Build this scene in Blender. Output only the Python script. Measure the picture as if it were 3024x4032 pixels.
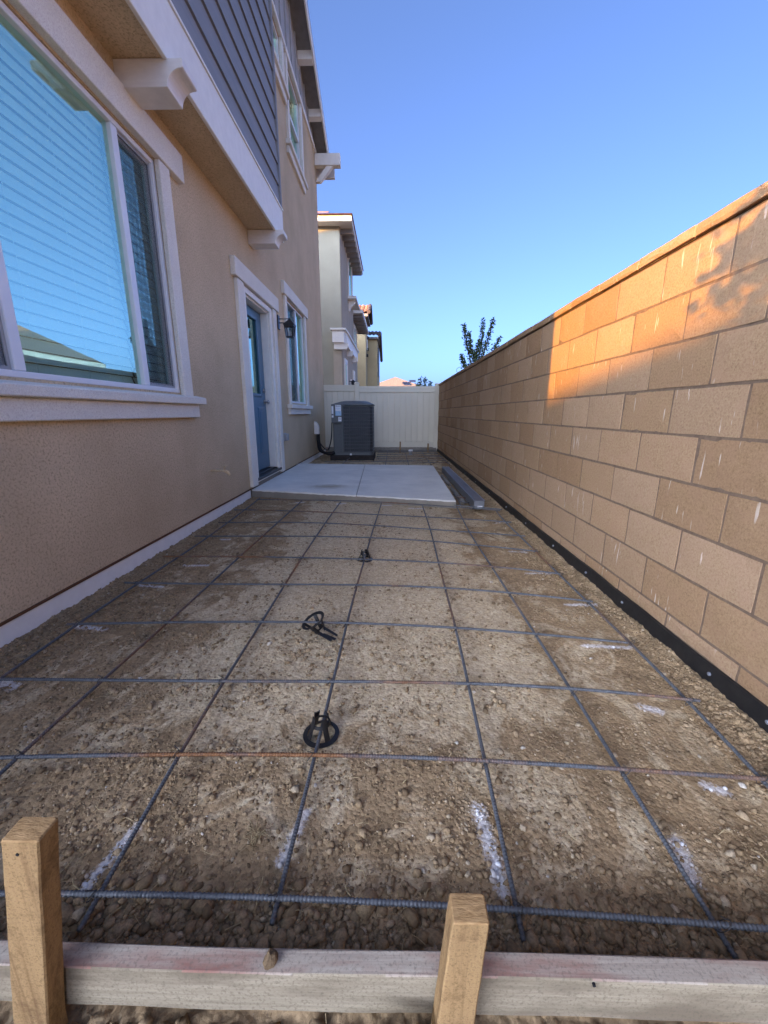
import bpy, math, random
import numpy as np
from mathutils import Matrix, Vector

random.seed(7); RNG = np.random.RandomState(11)
for o in list(bpy.data.objects):
    bpy.data.objects.remove(o)
SC = bpy.context.scene
COL = SC.collection
rad = math.radians

# ------------------------------------------------------------------ camera, sky, sun, exposure
cam_d = bpy.data.cameras.new('camera')
cam = bpy.data.objects.new('camera', cam_d); COL.objects.link(cam)
cam_d.sensor_fit = 'HORIZONTAL'; cam_d.sensor_width = 36.0; cam_d.lens = 18.88
cam_d.clip_start = 0.02; cam_d.clip_end = 1500
fw = Vector((-0.0184, 0.9709, -0.2388)).normalized()
rt = fw.cross(Vector((0, 0, 1))).normalized(); up = rt.cross(fw)
cam.matrix_world = Matrix(((rt.x, up.x, -fw.x, 0.0), (rt.y, up.y, -fw.y, 0.0), (rt.z, up.z, -fw.z, 1.07), (0, 0, 0, 1)))
SC.camera = cam

SUN_AZ, SUN_EL = 40.0, 11.0         # light travels towards +X,+Y at this angle from +Y
world = bpy.data.worlds.new('World'); SC.world = world; world.use_nodes = True
wn = world.node_tree.nodes; wl = world.node_tree.links
bg = wn['Background']; sky = wn.new('ShaderNodeTexSky')
sky.sky_type = 'NISHITA'; sky.sun_disc = False
sky.sun_elevation = rad(SUN_EL); sky.sun_rotation = rad(180 + SUN_AZ)
sky.altitude = 100; sky.air_density = 0.20; sky.dust_density = 5.0; sky.ozone_density = 3.4
wl.new(sky.outputs[0], bg.inputs[0]); bg.inputs[1].default_value = 0.15

sun_d = bpy.data.lights.new('sun', 'SUN'); sun_d.energy = 2.0; sun_d.angle = rad(0.45); sun_d.color = (1.0, 0.44, 0.03)
sun = bpy.data.objects.new('sun', sun_d); COL.objects.link(sun)
ld = Vector((math.sin(rad(SUN_AZ)) * math.cos(rad(SUN_EL)), math.cos(rad(SUN_AZ)) * math.cos(rad(SUN_EL)), -math.sin(rad(SUN_EL))))
sun.rotation_euler = ld.to_track_quat('-Z', 'Y').to_euler(); sun.location = (-8, -10, 12)

SC.view_settings.view_transform = 'Standard'; SC.view_settings.look = 'None'
SC.view_settings.exposure = 2.9; SC.view_settings.gamma = 1.0
SC.view_settings.use_curve_mapping = False

# ------------------------------------------------------------------ materials
def S(r, g, b):
    f = lambda c: (c / 255) / 12.92 if c / 255 <= 0.04045 else ((c / 255 + 0.055) / 1.055) ** 2.4
    return (f(r), f(g), f(b), 1.0)
def C4(c): return tuple(c) if len(c) == 4 else (c[0], c[1], c[2], 1.0)

class NT:
    def __init__(self, name):
        self.m = bpy.data.materials.new(name); self.m.use_nodes = True
        self.n = self.m.node_tree.nodes; self.l = self.m.node_tree.links
        self.p = self.n['Principled BSDF']; self.tc = None
    def new(self, t, **k):
        nd = self.n.new(t)
        for a, b in k.items(): setattr(nd, a, b)
        return nd
    def link(self, a, b): self.l.new(a, b)
    def coord(self, stretch=(1, 1, 1), rnd=True, kind='Object'):
        tc = self.new('ShaderNodeTexCoord'); mp = self.new('ShaderNodeMapping')
        mp.inputs['Scale'].default_value = stretch
        self.link(tc.outputs[kind], mp.inputs[0])
        if rnd:
            oi = self.new('ShaderNodeObjectInfo'); mu = self.new('ShaderNodeMath', operation='MULTIPLY'); mu.inputs[1].default_value = 57.0
            self.link(oi.outputs['Random'], mu.inputs[0]); self.link(mu.outputs[0], mp.inputs['Location'])
        return mp.outputs[0]
    def noise(self, co, scale, detail=4, rough=0.55, dist=0.0):
        t = self.new('ShaderNodeTexNoise'); t.inputs['Scale'].default_value = scale; t.inputs['Detail'].default_value = detail
        t.inputs['Roughness'].default_value = rough; t.inputs['Distortion'].default_value = dist
        self.link(co, t.inputs['Vector']); return t.outputs['Fac']
    def voro(self, co, scale, feature='F1', out='Distance'):
        t = self.new('ShaderNodeTexVoronoi'); t.feature = feature; t.inputs['Scale'].default_value = scale
        self.link(co, t.inputs['Vector']); return t.outputs[out]
    def ramp(self, fac, stops):
        r = self.new('ShaderNodeValToRGB'); e = r.color_ramp.elements
        while len(e) < len(stops): e.new(0.5)
        for el, (p, c) in zip(e, stops): el.position = p; el.color = C4(c)
        self.link(fac, r.inputs[0]); return r.outputs[0]
    def mix(self, fac, a, b, mode='MIX'):
        x = self.new('ShaderNodeMix', data_type='RGBA', blend_type=mode)
        for s, v in ((x.inputs[0], fac), (x.inputs[6], a), (x.inputs[7], b)):
            if isinstance(v, (int, float)): s.default_value = v
            elif isinstance(v, (tuple, list)): s.default_value = C4(v)
            else: self.link(v, s)
        return x.outputs[2]
    def math(self, op, a, b=0.0, clamp=False):
        x = self.new('ShaderNodeMath', operation=op); x.use_clamp = clamp
        for s, v in ((x.inputs[0], a), (x.inputs[1], b)):
            if isinstance(v, (int, float)): s.default_value = v
            else: self.link(v, s)
        return x.outputs[0]
    def bump(self, h, strength, dist):
        b = self.new('ShaderNodeBump'); b.inputs['Strength'].default_value = strength; b.inputs['Distance'].default_value = dist
        self.link(h, b.inputs['Height']); self.link(b.outputs[0], self.p.inputs['Normal'])
    def col(self, c):
        if isinstance(c, (tuple, list)): self.p.inputs['Base Color'].default_value = C4(c)
        else: self.link(c, self.p.inputs['Base Color'])
    def set(self, rough=0.8, spec=0.3, metal=0.0):
        self.p.inputs['Roughness'].default_value = rough; self.p.inputs['Specular IOR Level'].default_value = spec
        self.p.inputs['Metallic'].default_value = metal
    def varv(self, c, amt):       # value variation from one object to the next
        oi = self.new('ShaderNodeObjectInfo'); hs = self.new('ShaderNodeHueSaturation')
        v = self.math('MULTIPLY_ADD', oi.outputs['Random'], amt); v.node.inputs[2].default_value = 1 - amt / 2
        self.link(v, hs.inputs['Value']); self.link(c, hs.inputs['Color']); return hs.outputs[0]

def simple(name, c1, c2=None, scale=20, rough=0.7, spec=0.3, metal=0.0, bump=0.0, bscale=None, bdist=0.002, stretch=(1, 1, 1), var=0.0, detail=5):
    t = NT(name); co = t.coord(stretch)
    c2 = c2 or tuple(x * 0.82 for x in c1[:3])
    n = t.noise(co, scale, detail)
    c = t.ramp(n, [(0.32, c2), (0.68, c1)])
    if var: c = t.varv(c, var)
    t.col(c); t.set(rough, spec, metal)
    if bump: t.bump(t.noise(co, bscale or scale * 4, 4), bump, bdist)
    return t.m

def stucco(name, c, dark, fine=75, bump=0.7):
    t = NT(name); co = t.coord(rnd=False)
    big = t.noise(co, 1.3, 4, 0.6); mid = t.noise(co, 26, 4, 0.6); fi = t.noise(co, fine, 3, 0.7)
    a = t.ramp(fi, [(0.34, tuple(x * 0.8 for x in dark[:3])), (0.5, c), (0.7, tuple(min(0.88, x * 1.08) for x in c[:3]))])
    b = t.mix(t.ramp(mid, [(0.35, (0, 0, 0)), (0.7, (0.5, 0.5, 0.5))]), a, tuple(x * 0.86 for x in c[:3]))
    d = t.mix(t.ramp(big, [(0.4, (0, 0, 0)), (0.7, (0.4, 0.4, 0.4))]), b, tuple(x * 0.8 for x in dark[:3]))
    t.col(d); t.set(0.95, 0.12)
    h = t.math('ADD', t.noise(co, fine * 0.75, 3, 0.7), t.math('MULTIPLY', mid, 0.6))
    t.bump(h, bump, 0.006); return t.m

def wood(name, light, dark, axis, rough=0.75, bump=0.3, grain=30):
    t = NT(name); st = [grain] * 3; st[axis] = 2.2
    co = t.coord(tuple(st)); n = t.noise(co, 1.0, 8, 0.75, 0.8); co2 = t.coord((1, 1, 1)); k = t.noise(co2, 14, 7, 0.72)
    sv = [3.0] * 3; sv[axis] = 420.0; saw = t.noise(t.coord(tuple(sv)), 1.0, 2, 0.5); fi = t.noise(co2, 240, 4, 0.8)
    c = t.ramp(n, [(0.30, dark), (0.5, light), (0.78, tuple(x * 1.18 for x in light[:3]))])
    c = t.mix(t.ramp(k, [(0.5, (0, 0, 0)), (0.66, (0.7, 0.7, 0.7))]), c, tuple(x * 0.62 for x in dark[:3]))
    c = t.mix(t.ramp(fi, [(0.34, (0.55, 0.55, 0.55)), (0.5, (0, 0, 0))]), c, tuple(x * 0.45 for x in dark[:3]))
    t.col(c); t.set(rough, 0.12); t.bump(t.math('ADD', t.math('ADD', n, t.math('MULTIPLY', saw, 0.45)), t.math('MULTIPLY', fi, 0.6)), bump, 0.003); return t.m

M = {}
M['stucco'] = stucco('stucco_tan', (0.675, 0.515, 0.325), (0.47, 0.345, 0.20))
M['stucco_white'] = stucco('stucco_trim_white', (0.87, 0.81, 0.70), (0.76, 0.69, 0.59), 150, 0.5)
M['stucco_green'] = stucco('stucco_sage', (0.36, 0.335, 0.255), (0.30, 0.28, 0.215), 120, 0.3)
M['stucco_cream'] = stucco('stucco_cream', (0.48, 0.405, 0.305), (0.40, 0.335, 0.25), 120, 0.3)
M['stucco_yellow'] = stucco('stucco_yellow', (0.55, 0.43, 0.24), (0.48, 0.37, 0.20), 80, 0.3)
M['paint_white'] = simple('painted_wood_white', (0.87, 0.82, 0.72), (0.81, 0.76, 0.665), 14, 0.55, 0.3, bump=0.1, bscale=90, bdist=0.001)
M['paint_cream'] = simple('painted_wood_cream', (0.82, 0.77, 0.71), (0.75, 0.70, 0.64), 14, 0.6, 0.3, bump=0.15, bscale=60, bdist=0.002, stretch=(1, 1, 3))
M['vinyl'] = simple('window_vinyl', (0.80, 0.80, 0.80), (0.76, 0.76, 0.76), 8, 0.35, 0.45)
M['siding'] = simple('siding_grey', (0.27, 0.26, 0.255), (0.235, 0.228, 0.225), 7, 0.62, 0.25, bump=0.12, bscale=60, bdist=0.001, stretch=(1, 0.3, 3), var=0.06)
M['batten'] = simple('batten_siding', (0.42, 0.39, 0.36), (0.36, 0.335, 0.31), 9, 0.7, 0.2)
M['roof_under'] = simple('roof_underside', (0.30, 0.275, 0.25), (0.24, 0.22, 0.2), 9, 0.8, 0.2)
M['tile'] = simple('clay_tile', (0.40, 0.19, 0.10), (0.20, 0.10, 0.07), 5, 0.8, 0.2, bump=0.2, bscale=30, bdist=0.01, var=0.3)
M['tile_dark'] = simple('concrete_tile_dark', (0.16, 0.115, 0.095), (0.10, 0.075, 0.065), 5, 0.85, 0.2, var=0.3)
M['shingle'] = simple('shingle_brown', (0.26, 0.19, 0.14), (0.17, 0.125, 0.10), 6, 0.9, 0.15, var=0.2)
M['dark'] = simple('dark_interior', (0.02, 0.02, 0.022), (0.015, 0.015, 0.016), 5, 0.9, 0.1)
M['slat'] = simple('blind_slat', (0.66, 0.69, 0.67), (0.62, 0.65, 0.63), 5, 0.5, 0.3)
M['door'] = simple('door_blue', (0.085, 0.175, 0.245), (0.075, 0.158, 0.225), 6, 0.42, 0.4, bump=0.06, bscale=120, bdist=0.0006)
M['bronze'] = simple('dark_bronze', (0.05, 0.045, 0.042), (0.035, 0.033, 0.03), 30, 0.4, 0.5, metal=0.4)
M['nickel'] = simple('satin_nickel', (0.55, 0.52, 0.48), (0.48, 0.45, 0.42), 40, 0.28, 0.5, metal=1.0)
M['black_metal'] = simple('black_lantern_metal', (0.012, 0.012, 0.013), (0.02, 0.02, 0.02), 60, 0.45, 0.5)
M['plastic_grey'] = simple('grey_plastic', (0.38, 0.38, 0.37), (0.33, 0.33, 0.33), 20, 0.45, 0.4)
M['plastic_black'] = simple('black_plastic', (0.008, 0.008, 0.009), (0.018, 0.016, 0.015), 70, 0.48, 0.35, bump=0.15, bscale=150, bdist=0.0006)
M['fence'] = simple('fence_vinyl_almond', (0.73, 0.67, 0.525), (0.69, 0.635, 0.50), 2.2, 0.5, 0.35, var=0.05)
M['foam'] = simple('foundation_white', (0.90, 0.87, 0.80), (0.83, 0.80, 0.735), 11, 0.85, 0.15, bump=0.3, bscale=60, bdist=0.003)
M['screed'] = simple('rusty_screed', (0.16, 0.075, 0.035), (0.09, 0.05, 0.03), 12, 0.9, 0.1)
M['membrane'] = simple('black_membrane', (0.010, 0.010, 0.011), (0.020, 0.019, 0.018), 25, 0.5, 0.35, bump=0.25, bscale=30, bdist=0.002)
M['soil_clod'] = None
M['straw'] = simple('dry_straw', (0.42, 0.34, 0.19), (0.28, 0.20, 0.11), 30, 0.9, 0.1, var=0.4)
M['stake_wood'] = wood('stake_wood', (0.34, 0.215, 0.098), (0.20, 0.118, 0.055), 2, 0.9, 0.6, 48)
M['stake_end'] = simple('stake_end_grain', (0.42, 0.26, 0.12), (0.24, 0.14, 0.06), 60, 0.9, 0.1, bump=0.5, bscale=120, bdist=0.003, stretch=(1, 3, 1))
M['cardboard'] = simple('cardboard', (0.27, 0.155, 0.085), (0.22, 0.125, 0.07), 14, 0.9, 0.1)
M['galv'] = simple('galvanised_steel', (0.30, 0.31, 0.33), (0.20, 0.21, 0.225), 8, 0.42, 0.5, metal=0.75, stretch=(1, 0.25, 1))
M['pvc'] = simple('white_pvc', (0.8, 0.8, 0.79), (0.74, 0.74, 0.73), 10, 0.4, 0.4)
M['paper'] = simple('label_paper', (0.78, 0.79, 0.80), (0.72, 0.73, 0.75), 30, 0.6, 0.3)
M['label_blue'] = simple('label_print_blue', (0.20, 0.42, 0.62), (0.55, 0.66, 0.74), 42, 0.6, 0.3)
M['ink'] = simple('label_ink', (0.03, 0.04, 0.06), (0.03, 0.04, 0.06), 10, 0.6, 0.2)
M['ac_case'] = simple('condenser_case_grey', (0.12, 0.128, 0.125), (0.105, 0.112, 0.11), 6, 0.5, 0.4)
M['ac_coil'] = simple('condenser_coil', (0.030, 0.033, 0.037), (0.045, 0.048, 0.052), 90, 0.55, 0.4, stretch=(3, 3, 0.2), bump=0.4, bscale=200, bdist=0.002)
M['ac_wire'] = simple('condenser_wire', (0.15, 0.16, 0.17), (0.12, 0.13, 0.14), 20, 0.45, 0.4)
M['pad'] = simple('condenser_pad', (0.045, 0.036, 0.032), (0.03, 0.025, 0.022), 12, 0.8, 0.2)
M['insul'] = simple('pipe_insulation', (0.012, 0.012, 0.013), (0.02, 0.02, 0.02), 40, 0.6, 0.3, bump=0.3, bscale=60, bdist=0.002)
M['bark'] = simple('bark', (0.14, 0.10, 0.07), (0.07, 0.05, 0.035), 18, 0.9, 0.1, bump=0.5, bscale=40, bdist=0.01)
M['solar'] = simple('solar_panel', (0.02, 0.025, 0.045), (0.03, 0.035, 0.06), 3, 0.2, 0.5)
M['wall_far'] = simple('far_house_stucco', (0.45, 0.38, 0.30), (0.40, 0.34, 0.27), 3, 0.9, 0.1)
M['zinc'] = simple('zinc_screw', (0.45, 0.48, 0.55), (0.38, 0.4, 0.46), 40, 0.4, 0.5, metal=0.8)
M['grass_dry'] = M['straw']

def leaf_mat(name, a, b):
    t = NT(name); co = t.coord(rnd=False); n = t.noise(co, 6, 3)
    t.col(t.ramp(n, [(0.3, a), (0.7, b)])); t.set(0.5, 0.35)
    t.p.inputs['Transmission Weight'].default_value = 0.0
    t.p.inputs['Subsurface Weight'].default_value = 0.0
    return t.m
M['leaf'] = leaf_mat('leaf_green', (0.035, 0.07, 0.02), (0.08, 0.12, 0.035))
M['leaf_dark'] = leaf_mat('leaf_dark_green', (0.025, 0.05, 0.016), (0.055, 0.09, 0.028))

def glass_mat(name, base, tint, gloss):
    t = NT(name); t.n.remove(t.p)
    out = t.n['Material Output']
    tr = t.new('ShaderNodeBsdfTransparent'); tr.inputs[0].default_value = C4(tint)
    gl = t.new('ShaderNodeBsdfGlossy'); gl.inputs['Roughness'].default_value = 0.004; gl.inputs[0].default_value = C4(gloss)
    fr = t.new('ShaderNodeFresnel'); fr.inputs[0].default_value = 1.5
    f = t.math('MULTIPLY_ADD', fr.outputs[0], 1.0 - base); f.node.inputs[2].default_value = base
    ge = t.new('ShaderNodeNewGeometry'); f = t.math('MULTIPLY', f, t.math('SUBTRACT', 1.0, ge.outputs['Backfacing']))
    co = t.coord(rnd=False); nz = t.noise(co, 2.5, 2)
    b = t.new('ShaderNodeBump'); b.inputs['Strength'].default_value = 0.04; b.inputs['Distance'].default_value = 0.01
    t.link(nz, b.inputs['Height']); t.link(b.outputs[0], gl.inputs['Normal'])
    mx = t.new('ShaderNodeMixShader'); t.link(f, mx.inputs[0]); t.link(tr.outputs[0], mx.inputs[1]); t.link(gl.outputs[0], mx.inputs[2])
    t.link(mx.outputs[0], out.inputs[0]); return t.m
M['glass'] = glass_mat('window_glass', 0.37, (0.88, 0.98, 0.95), (0.68, 1.0, 0.84))
M['glass_lamp'] = glass_mat('lantern_glass', 0.05, (0.92, 0.92, 0.90), (1, 1, 1))

def screen_mat():
    t = NT('insect_screen'); out = t.n['Material Output']; co = t.coord(rnd=False)
    sp = t.new('ShaderNodeSeparateXYZ'); t.link(co, sp.inputs[0])
    def lines(a):
        s = t.math('FRACT', t.math('MULTIPLY', a, 620.0)); return t.math('LESS_THAN', s, 0.30)
    m = t.math('MAXIMUM', lines(sp.outputs[1]), lines(sp.outputs[2]))
    tr = t.new('ShaderNodeBsdfTransparent'); mx = t.new('ShaderNodeMixShader')
    t.p.inputs['Base Color'].default_value = (0.03, 0.035, 0.04, 1); t.p.inputs['Roughness'].default_value = 0.7
    t.link(m, mx.inputs[0]); t.link(tr.outputs[0], mx.inputs[1]); t.link(t.p.outputs[0], mx.inputs[2])
    t.link(mx.outputs[0], out.inputs[0]); return t.m
M['screen'] = screen_mat()

def block_mat():
    t = NT('concrete_block_tan'); co = t.coord(); co2 = t.coord(rnd=False)
    fi = t.noise(co, 105, 5, 0.8); mid = t.noise(co, 14, 5, 0.6); pits = t.voro(co, 140)
    c = t.ramp(fi, [(0.33, (0.12, 0.072, 0.035)), (0.46, (0.315, 0.205, 0.108)), (0.68, (0.48, 0.335, 0.19))])
    c = t.mix(t.ramp(mid, [(0.4, (0, 0, 0)), (0.72, (0.55, 0.55, 0.55))]), c, (0.385, 0.235, 0.15))
    oi = t.new('ShaderNodeObjectInfo')
    tone = t.ramp(oi.outputs['Random'], [(0.0, (0.325, 0.19, 0.10)), (0.3, (0.365, 0.23, 0.127)), (0.6, (0.35, 0.232, 0.145)), (0.85, (0.385, 0.258, 0.165)), (1.0, (0.305, 0.187, 0.105))])
    c = t.mix(0.48, c, tone)
    big = t.noise(t.coord((1, 1, 1), False, 'Generated'), 2.0, 3)
    # pale efflorescence drips: long thin vertical marks
    st = t.noise(t.coord((60, 60, 7)), 1.0, 2, 0.5); ar = t.noise(co, 3.5, 2)
    dr = t.math('MULTIPLY', t.ramp(st, [(0.655, (0, 0, 0)), (0.70, (1, 1, 1))]), t.ramp(ar, [(0.52, (0, 0, 0)), (0.62, (0.85, 0.85, 0.85))]))
    c = t.mix(dr, c, (0.66, 0.56, 0.45))
    c = t.varv(c, 0.20)
    t.col(c); t.set(0.95, 0.1)
    h = t.math('ADD', fi, t.math('MULTIPLY', t.ramp(pits, [(0.0, (0, 0, 0)), (0.22, (1, 1, 1))]), 0.5))
    t.bump(h, 0.65, 0.004); return t.m
M['block'] = block_mat()
M['mortar'] = simple('mortar', (0.20, 0.14, 0.095), (0.145, 0.10, 0.07), 40, 0.95, 0.1, bump=0.5, bscale=90, bdist=0.004)

def concrete_mat(name, c1, c2, stain=None):
    t = NT(name); co = t.coord(rnd=False)
    a = t.noise(co, 2.2, 6, 0.6); b = t.noise(t.coord((2, 14, 2), False), 3.0, 5, 0.6); f = t.noise(co, 190, 3)
    c = t.ramp(a, [(0.3, c2), (0.7, c1)])
    c = t.mix(t.ramp(b, [(0.45, (0, 0, 0)), (0.8, (0.35, 0.35, 0.35))]), c, tuple(x * 1.18 for x in c1[:3]))
    c = t.mix(t.ramp(f, [(0.3, (0.3, 0.3, 0.3)), (0.5, (0, 0, 0))]), c, tuple(x * 0.6 for x in c2[:3]))
    if stain:
        # rusty-brown dirt stain with its own shape
        tc = t.new('ShaderNodeTexCoord'); mp = t.new('ShaderNodeMapping'); mp.inputs['Location'].default_value = (-stain[0], -stain[1], 0)
        mp2 = t.new('ShaderNodeMapping'); mp2.inputs['Scale'].default_value = (1 / stain[2], 1 / stain[3], 1)
        t.link(tc.outputs['Object'], mp.inputs[0]); t.link(mp.outputs[0], mp2.inputs[0])
        ln = t.new('ShaderNodeVectorMath', operation='LENGTH'); t.link(mp2.outputs[0], ln.inputs[0])
        w = t.math('ADD', ln.outputs['Value'], t.math('MULTIPLY', t.noise(co, 7, 5, 0.7), 1.6))
        c = t.mix(t.ramp(w, [(0.95 / 2, (0.55, 0.55, 0.55)), (1.0, (0, 0, 0))]) if False else t.math('MULTIPLY', t.ramp(t.math('MULTIPLY', w, 0.5), [(0.45, (1, 1, 1)), (0.85, (0, 0, 0))]), 0.75), c, (0.27, 0.21, 0.12))
    t.col(c); t.set(0.88, 0.2); t.bump(t.noise(co, 120, 4, 0.6), 0.15, 0.002); return t.m
M['slab'] = concrete_mat('patio_concrete', (0.73, 0.70, 0.625), (0.56, 0.54, 0.49), (-0.85, 5.45, 0.42, 0.22))
M['slab_edge'] = concrete_mat('patio_concrete_edge', (0.30, 0.265, 0.21), (0.20, 0.175, 0.14))
M['curb'] = concrete_mat('rough_concrete', (0.27, 0.24, 0.20), (0.17, 0.15, 0.12))

def board_mat(name, c1, c2, streak):
    t = NT(name); co = t.coord((2.2, 60, 60), False); n = t.noise(co, 1.0, 6, 0.7, 1.5)
    co1 = t.coord(rnd=False); k = t.noise(t.coord((3, 12, 12), False), 1.0, 5, 0.6); fi = t.noise(co1, 160, 3, 0.7)
    c = t.ramp(n, [(0.32, c2), (0.6, c1)])
    c = t.mix(t.ramp(k, [(0.46, (0, 0, 0)), (0.62, (0.85, 0.85, 0.85))]), c, streak)
    c = t.mix(t.ramp(fi, [(0.33, (0.6, 0.6, 0.6)), (0.5, (0, 0, 0))]), c, tuple(x * 0.55 for x in c2[:3]))
    t.col(c); t.set(0.9, 0.1); t.bump(n, 0.35, 0.002); return t.m
M['form_face'] = board_mat('form_board_weathered', (0.335, 0.28, 0.195), (0.23, 0.19, 0.13), (0.165, 0.13, 0.088))
M['form_top'] = board_mat('form_board_top_pinkish', (0.41, 0.35, 0.275), (0.29, 0.235, 0.185), (0.26, 0.115, 0.085))

def rebar_mat():
    t = NT('rebar_steel'); co = t.coord()
    at = t.new('ShaderNodeAttribute'); at.attribute_type = 'OBJECT'; at.attribute_name = 'rust'
    n = t.noise(co, 1.5, 3, 0.55); f = t.noise(co, 70, 4, 0.7)
    th = t.math('ADD', n, at.outputs['Fac']); m = t.ramp(t.math('ADD', th, t.math('MULTIPLY', f, 0.18)), [(0.72, (0, 0, 0)), (0.86, (1, 1, 1))])
    steel = t.ramp(f, [(0.3, (0.066, 0.070, 0.076)), (0.7, (0.125, 0.132, 0.142))])
    rust = t.ramp(f, [(0.3, (0.12, 0.052, 0.022)), (0.7, (0.27, 0.125, 0.048))])
    t.col(t.mix(m, steel, rust)); t.set(0.55, 0.4, 0.25); return t.m
M['rebar'] = rebar_mat()

def soil_mat():
    t = NT('bare_soil'); co = t.coord(rnd=False)
    b = t.noise(co, 7.0, 8, 0.72, 0.6); f = t.noise(co, 95, 5, 0.75); v = t.voro(co, 85, 'F1', 'Color'); vd = t.voro(co, 85)
    p = t.noise(t.coord((1.0, 0.75, 1.0), False), 4.2, 9, 0.68, 1.3)
    at = t.new('ShaderNodeAttribute'); at.attribute_name = 'crust'
    pa = t.new('ShaderNodeAttribute'); pa.attribute_name = 'paint'
    base = t.ramp(b, [(0.30, (0.18, 0.12, 0.065)), (0.5, (0.325, 0.225, 0.123)), (0.72, (0.42, 0.30, 0.172))])
    cr = t.math('ADD', t.math('MULTIPLY', at.outputs['Fac'], 0.42), p)
    crc = t.ramp(t.noise(co, 30, 5, 0.65), [(0.3, (0.46, 0.345, 0.20)), (0.7, (0.64, 0.52, 0.345))])
    c = t.mix(t.ramp(cr, [(0.65, (0, 0, 0)), (0.73, (0.85, 0.85, 0.85)), (0.92, (1, 1, 1))]), base, crc)
    g = t.new('ShaderNodeSeparateColor'); t.link(v, g.inputs[0])
    c = t.mix(0.40, c, t.ramp(g.outputs[0], [(0.0, (0.28, 0.28, 0.28)), (0.5, (0.5, 0.5, 0.5)), (1.0, (0.74, 0.74, 0.74))]), 'OVERLAY')
    c = t.mix(t.ramp(f, [(0.32, (0.6, 0.6, 0.6)), (0.47, (0, 0, 0))]), c, (0.10, 0.07, 0.045))
    pm = t.ramp(t.math('ADD', pa.outputs['Fac'], t.math('MULTIPLY', t.math('SUBTRACT', f, 0.5), 2.2)), [(0.40, (0, 0, 0)), (1.35, (0.6, 0.6, 0.6))])
    c = t.mix(pm, c, (0.80, 0.80, 0.82))
    t.col(c); t.set(0.97, 0.08)
    h = t.math('ADD', f, t.math('SUBTRACT', 0.5, t.math('MULTIPLY', vd, 1.0)))
    t.bump(h, 0.5, 0.006); return t.m
M['soil'] = soil_mat()

def clod_mat():
    t = NT('soil_clods'); co = t.coord(rnd=False)
    at = t.new('ShaderNodeAttribute'); at.attribute_name = 'tone'; pa = t.new('ShaderNodeAttribute'); pa.attribute_name = 'paint'
    f = t.noise(co, 160, 4, 0.7)
    c = t.ramp(at.outputs['Fac'], [(0.0, (0.17, 0.115, 0.064)), (0.5, (0.33, 0.232, 0.13)), (0.85, (0.43, 0.315, 0.19)), (0.93, (0.52, 0.43, 0.30)), (1.0, (0.68, 0.63, 0.55))])
    c = t.mix(t.ramp(f, [(0.3, (0.6, 0.6, 0.6)), (0.6, (0, 0, 0))]), c, (0.10, 0.073, 0.048))
    c = t.mix(t.math('MULTIPLY', pa.outputs['Fac'], 0.9), c, (0.8, 0.8, 0.82))
    t.col(c); t.set(0.97, 0.08); t.bump(f, 0.6, 0.003); return t.m
M['soil_clod'] = clod_mat()
M['ground'] = simple('surrounding_ground', (0.19, 0.145, 0.10), (0.13, 0.10, 0.07), 3, 0.95, 0.1, bump=0.4, bscale=30, bdist=0.01)

# ------------------------------------------------------------------ mesh helpers
WO = {}
class MB:
    def __init__(s): s.v = []; s.f = []
    def add(s, vs, fs):
        n = len(s.v); s.v += [tuple(p) for p in vs]; s.f += [tuple(i + n for i in f) for f in fs]; return s
    def box(s, x0, x1, y0, y1, z0, z1):
        return s.add([(x0, y0, z0), (x1, y0, z0), (x1, y1, z0), (x0, y1, z0), (x0, y0, z1), (x1, y0, z1), (x1, y1, z1), (x0, y1, z1)],
                     [(0, 3, 2, 1), (4, 5, 6, 7), (0, 1, 5, 4), (1, 2, 6, 5), (2, 3, 7, 6), (3, 0, 4, 7)])
    def prism(s, prof, a0, a1, axis):     # closed outline extruded along an axis; outline given in the two other axes in order
        def p(u, w, a): return {'X': (a, u, w), 'Y': (u, a, w), 'Z': (u, w, a)}[axis]
        n = len(prof); vs = [p(u, w, a0) for u, w in prof] + [p(u, w, a1) for u, w in prof]
        fs = [tuple(range(n)), tuple(range(2 * n - 1, n - 1, -1))] + [(i, i + n, (i + 1) % n + n, (i + 1) % n) for i in range(n)]
        return s.add(vs, fs)
    def hexa(s, b, t):                    # four bottom points, four top points
        return s.add(list(b) + list(t), [(3, 2, 1, 0), (4, 5, 6, 7), (0, 1, 5, 4), (1, 2, 6, 5), (2, 3, 7, 6), (3, 0, 4, 7)])
    def tube(s, pts, r, n=8, cap=True):
        pts = [Vector(p) for p in pts]; m = len(pts); rs = r if isinstance(r, (list, tuple, np.ndarray)) else [r] * m
        vs = []; prev = None
        for i, p in enumerate(pts):
            d = (pts[min(i + 1, m - 1)] - pts[max(i - 1, 0)]).normalized()
            if prev is None:
                a = Vector((0, 0, 1)) if abs(d.z) < 0.9 else Vector((1, 0, 0)); u = d.cross(a).normalized()
            else: u = (prev - d * prev.dot(d)).normalized()
            prev = u; w = d.cross(u)
            for k in range(n):
                t = 2 * math.pi * k / n; vs.append(p + (u * math.cos(t) + w * math.sin(t)) * float(rs[i]))
        fs = [(i * n + k, i * n + (k + 1) % n, (i + 1) * n + (k + 1) % n, (i + 1) * n + k) for i in range(m - 1) for k in range(n)]
        if cap: fs += [tuple(range(n - 1, -1, -1)), tuple(range((m - 1) * n, m * n))]
        return s.add(vs, fs)
    def lathe(s, prof, c, n=20):          # (radius, z) profile about a vertical axis at c
        vs = [(c[0] + r * math.cos(2 * math.pi * k / n), c[1] + r * math.sin(2 * math.pi * k / n), c[2] + z) for r, z in prof for k in range(n)]
        fs = [(i * n + k, i * n + (k + 1) % n, (i + 1) * n + (k + 1) % n, (i + 1) * n + k) for i in range(len(prof) - 1) for k in range(n)]
        return s.add(vs, fs)
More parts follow.
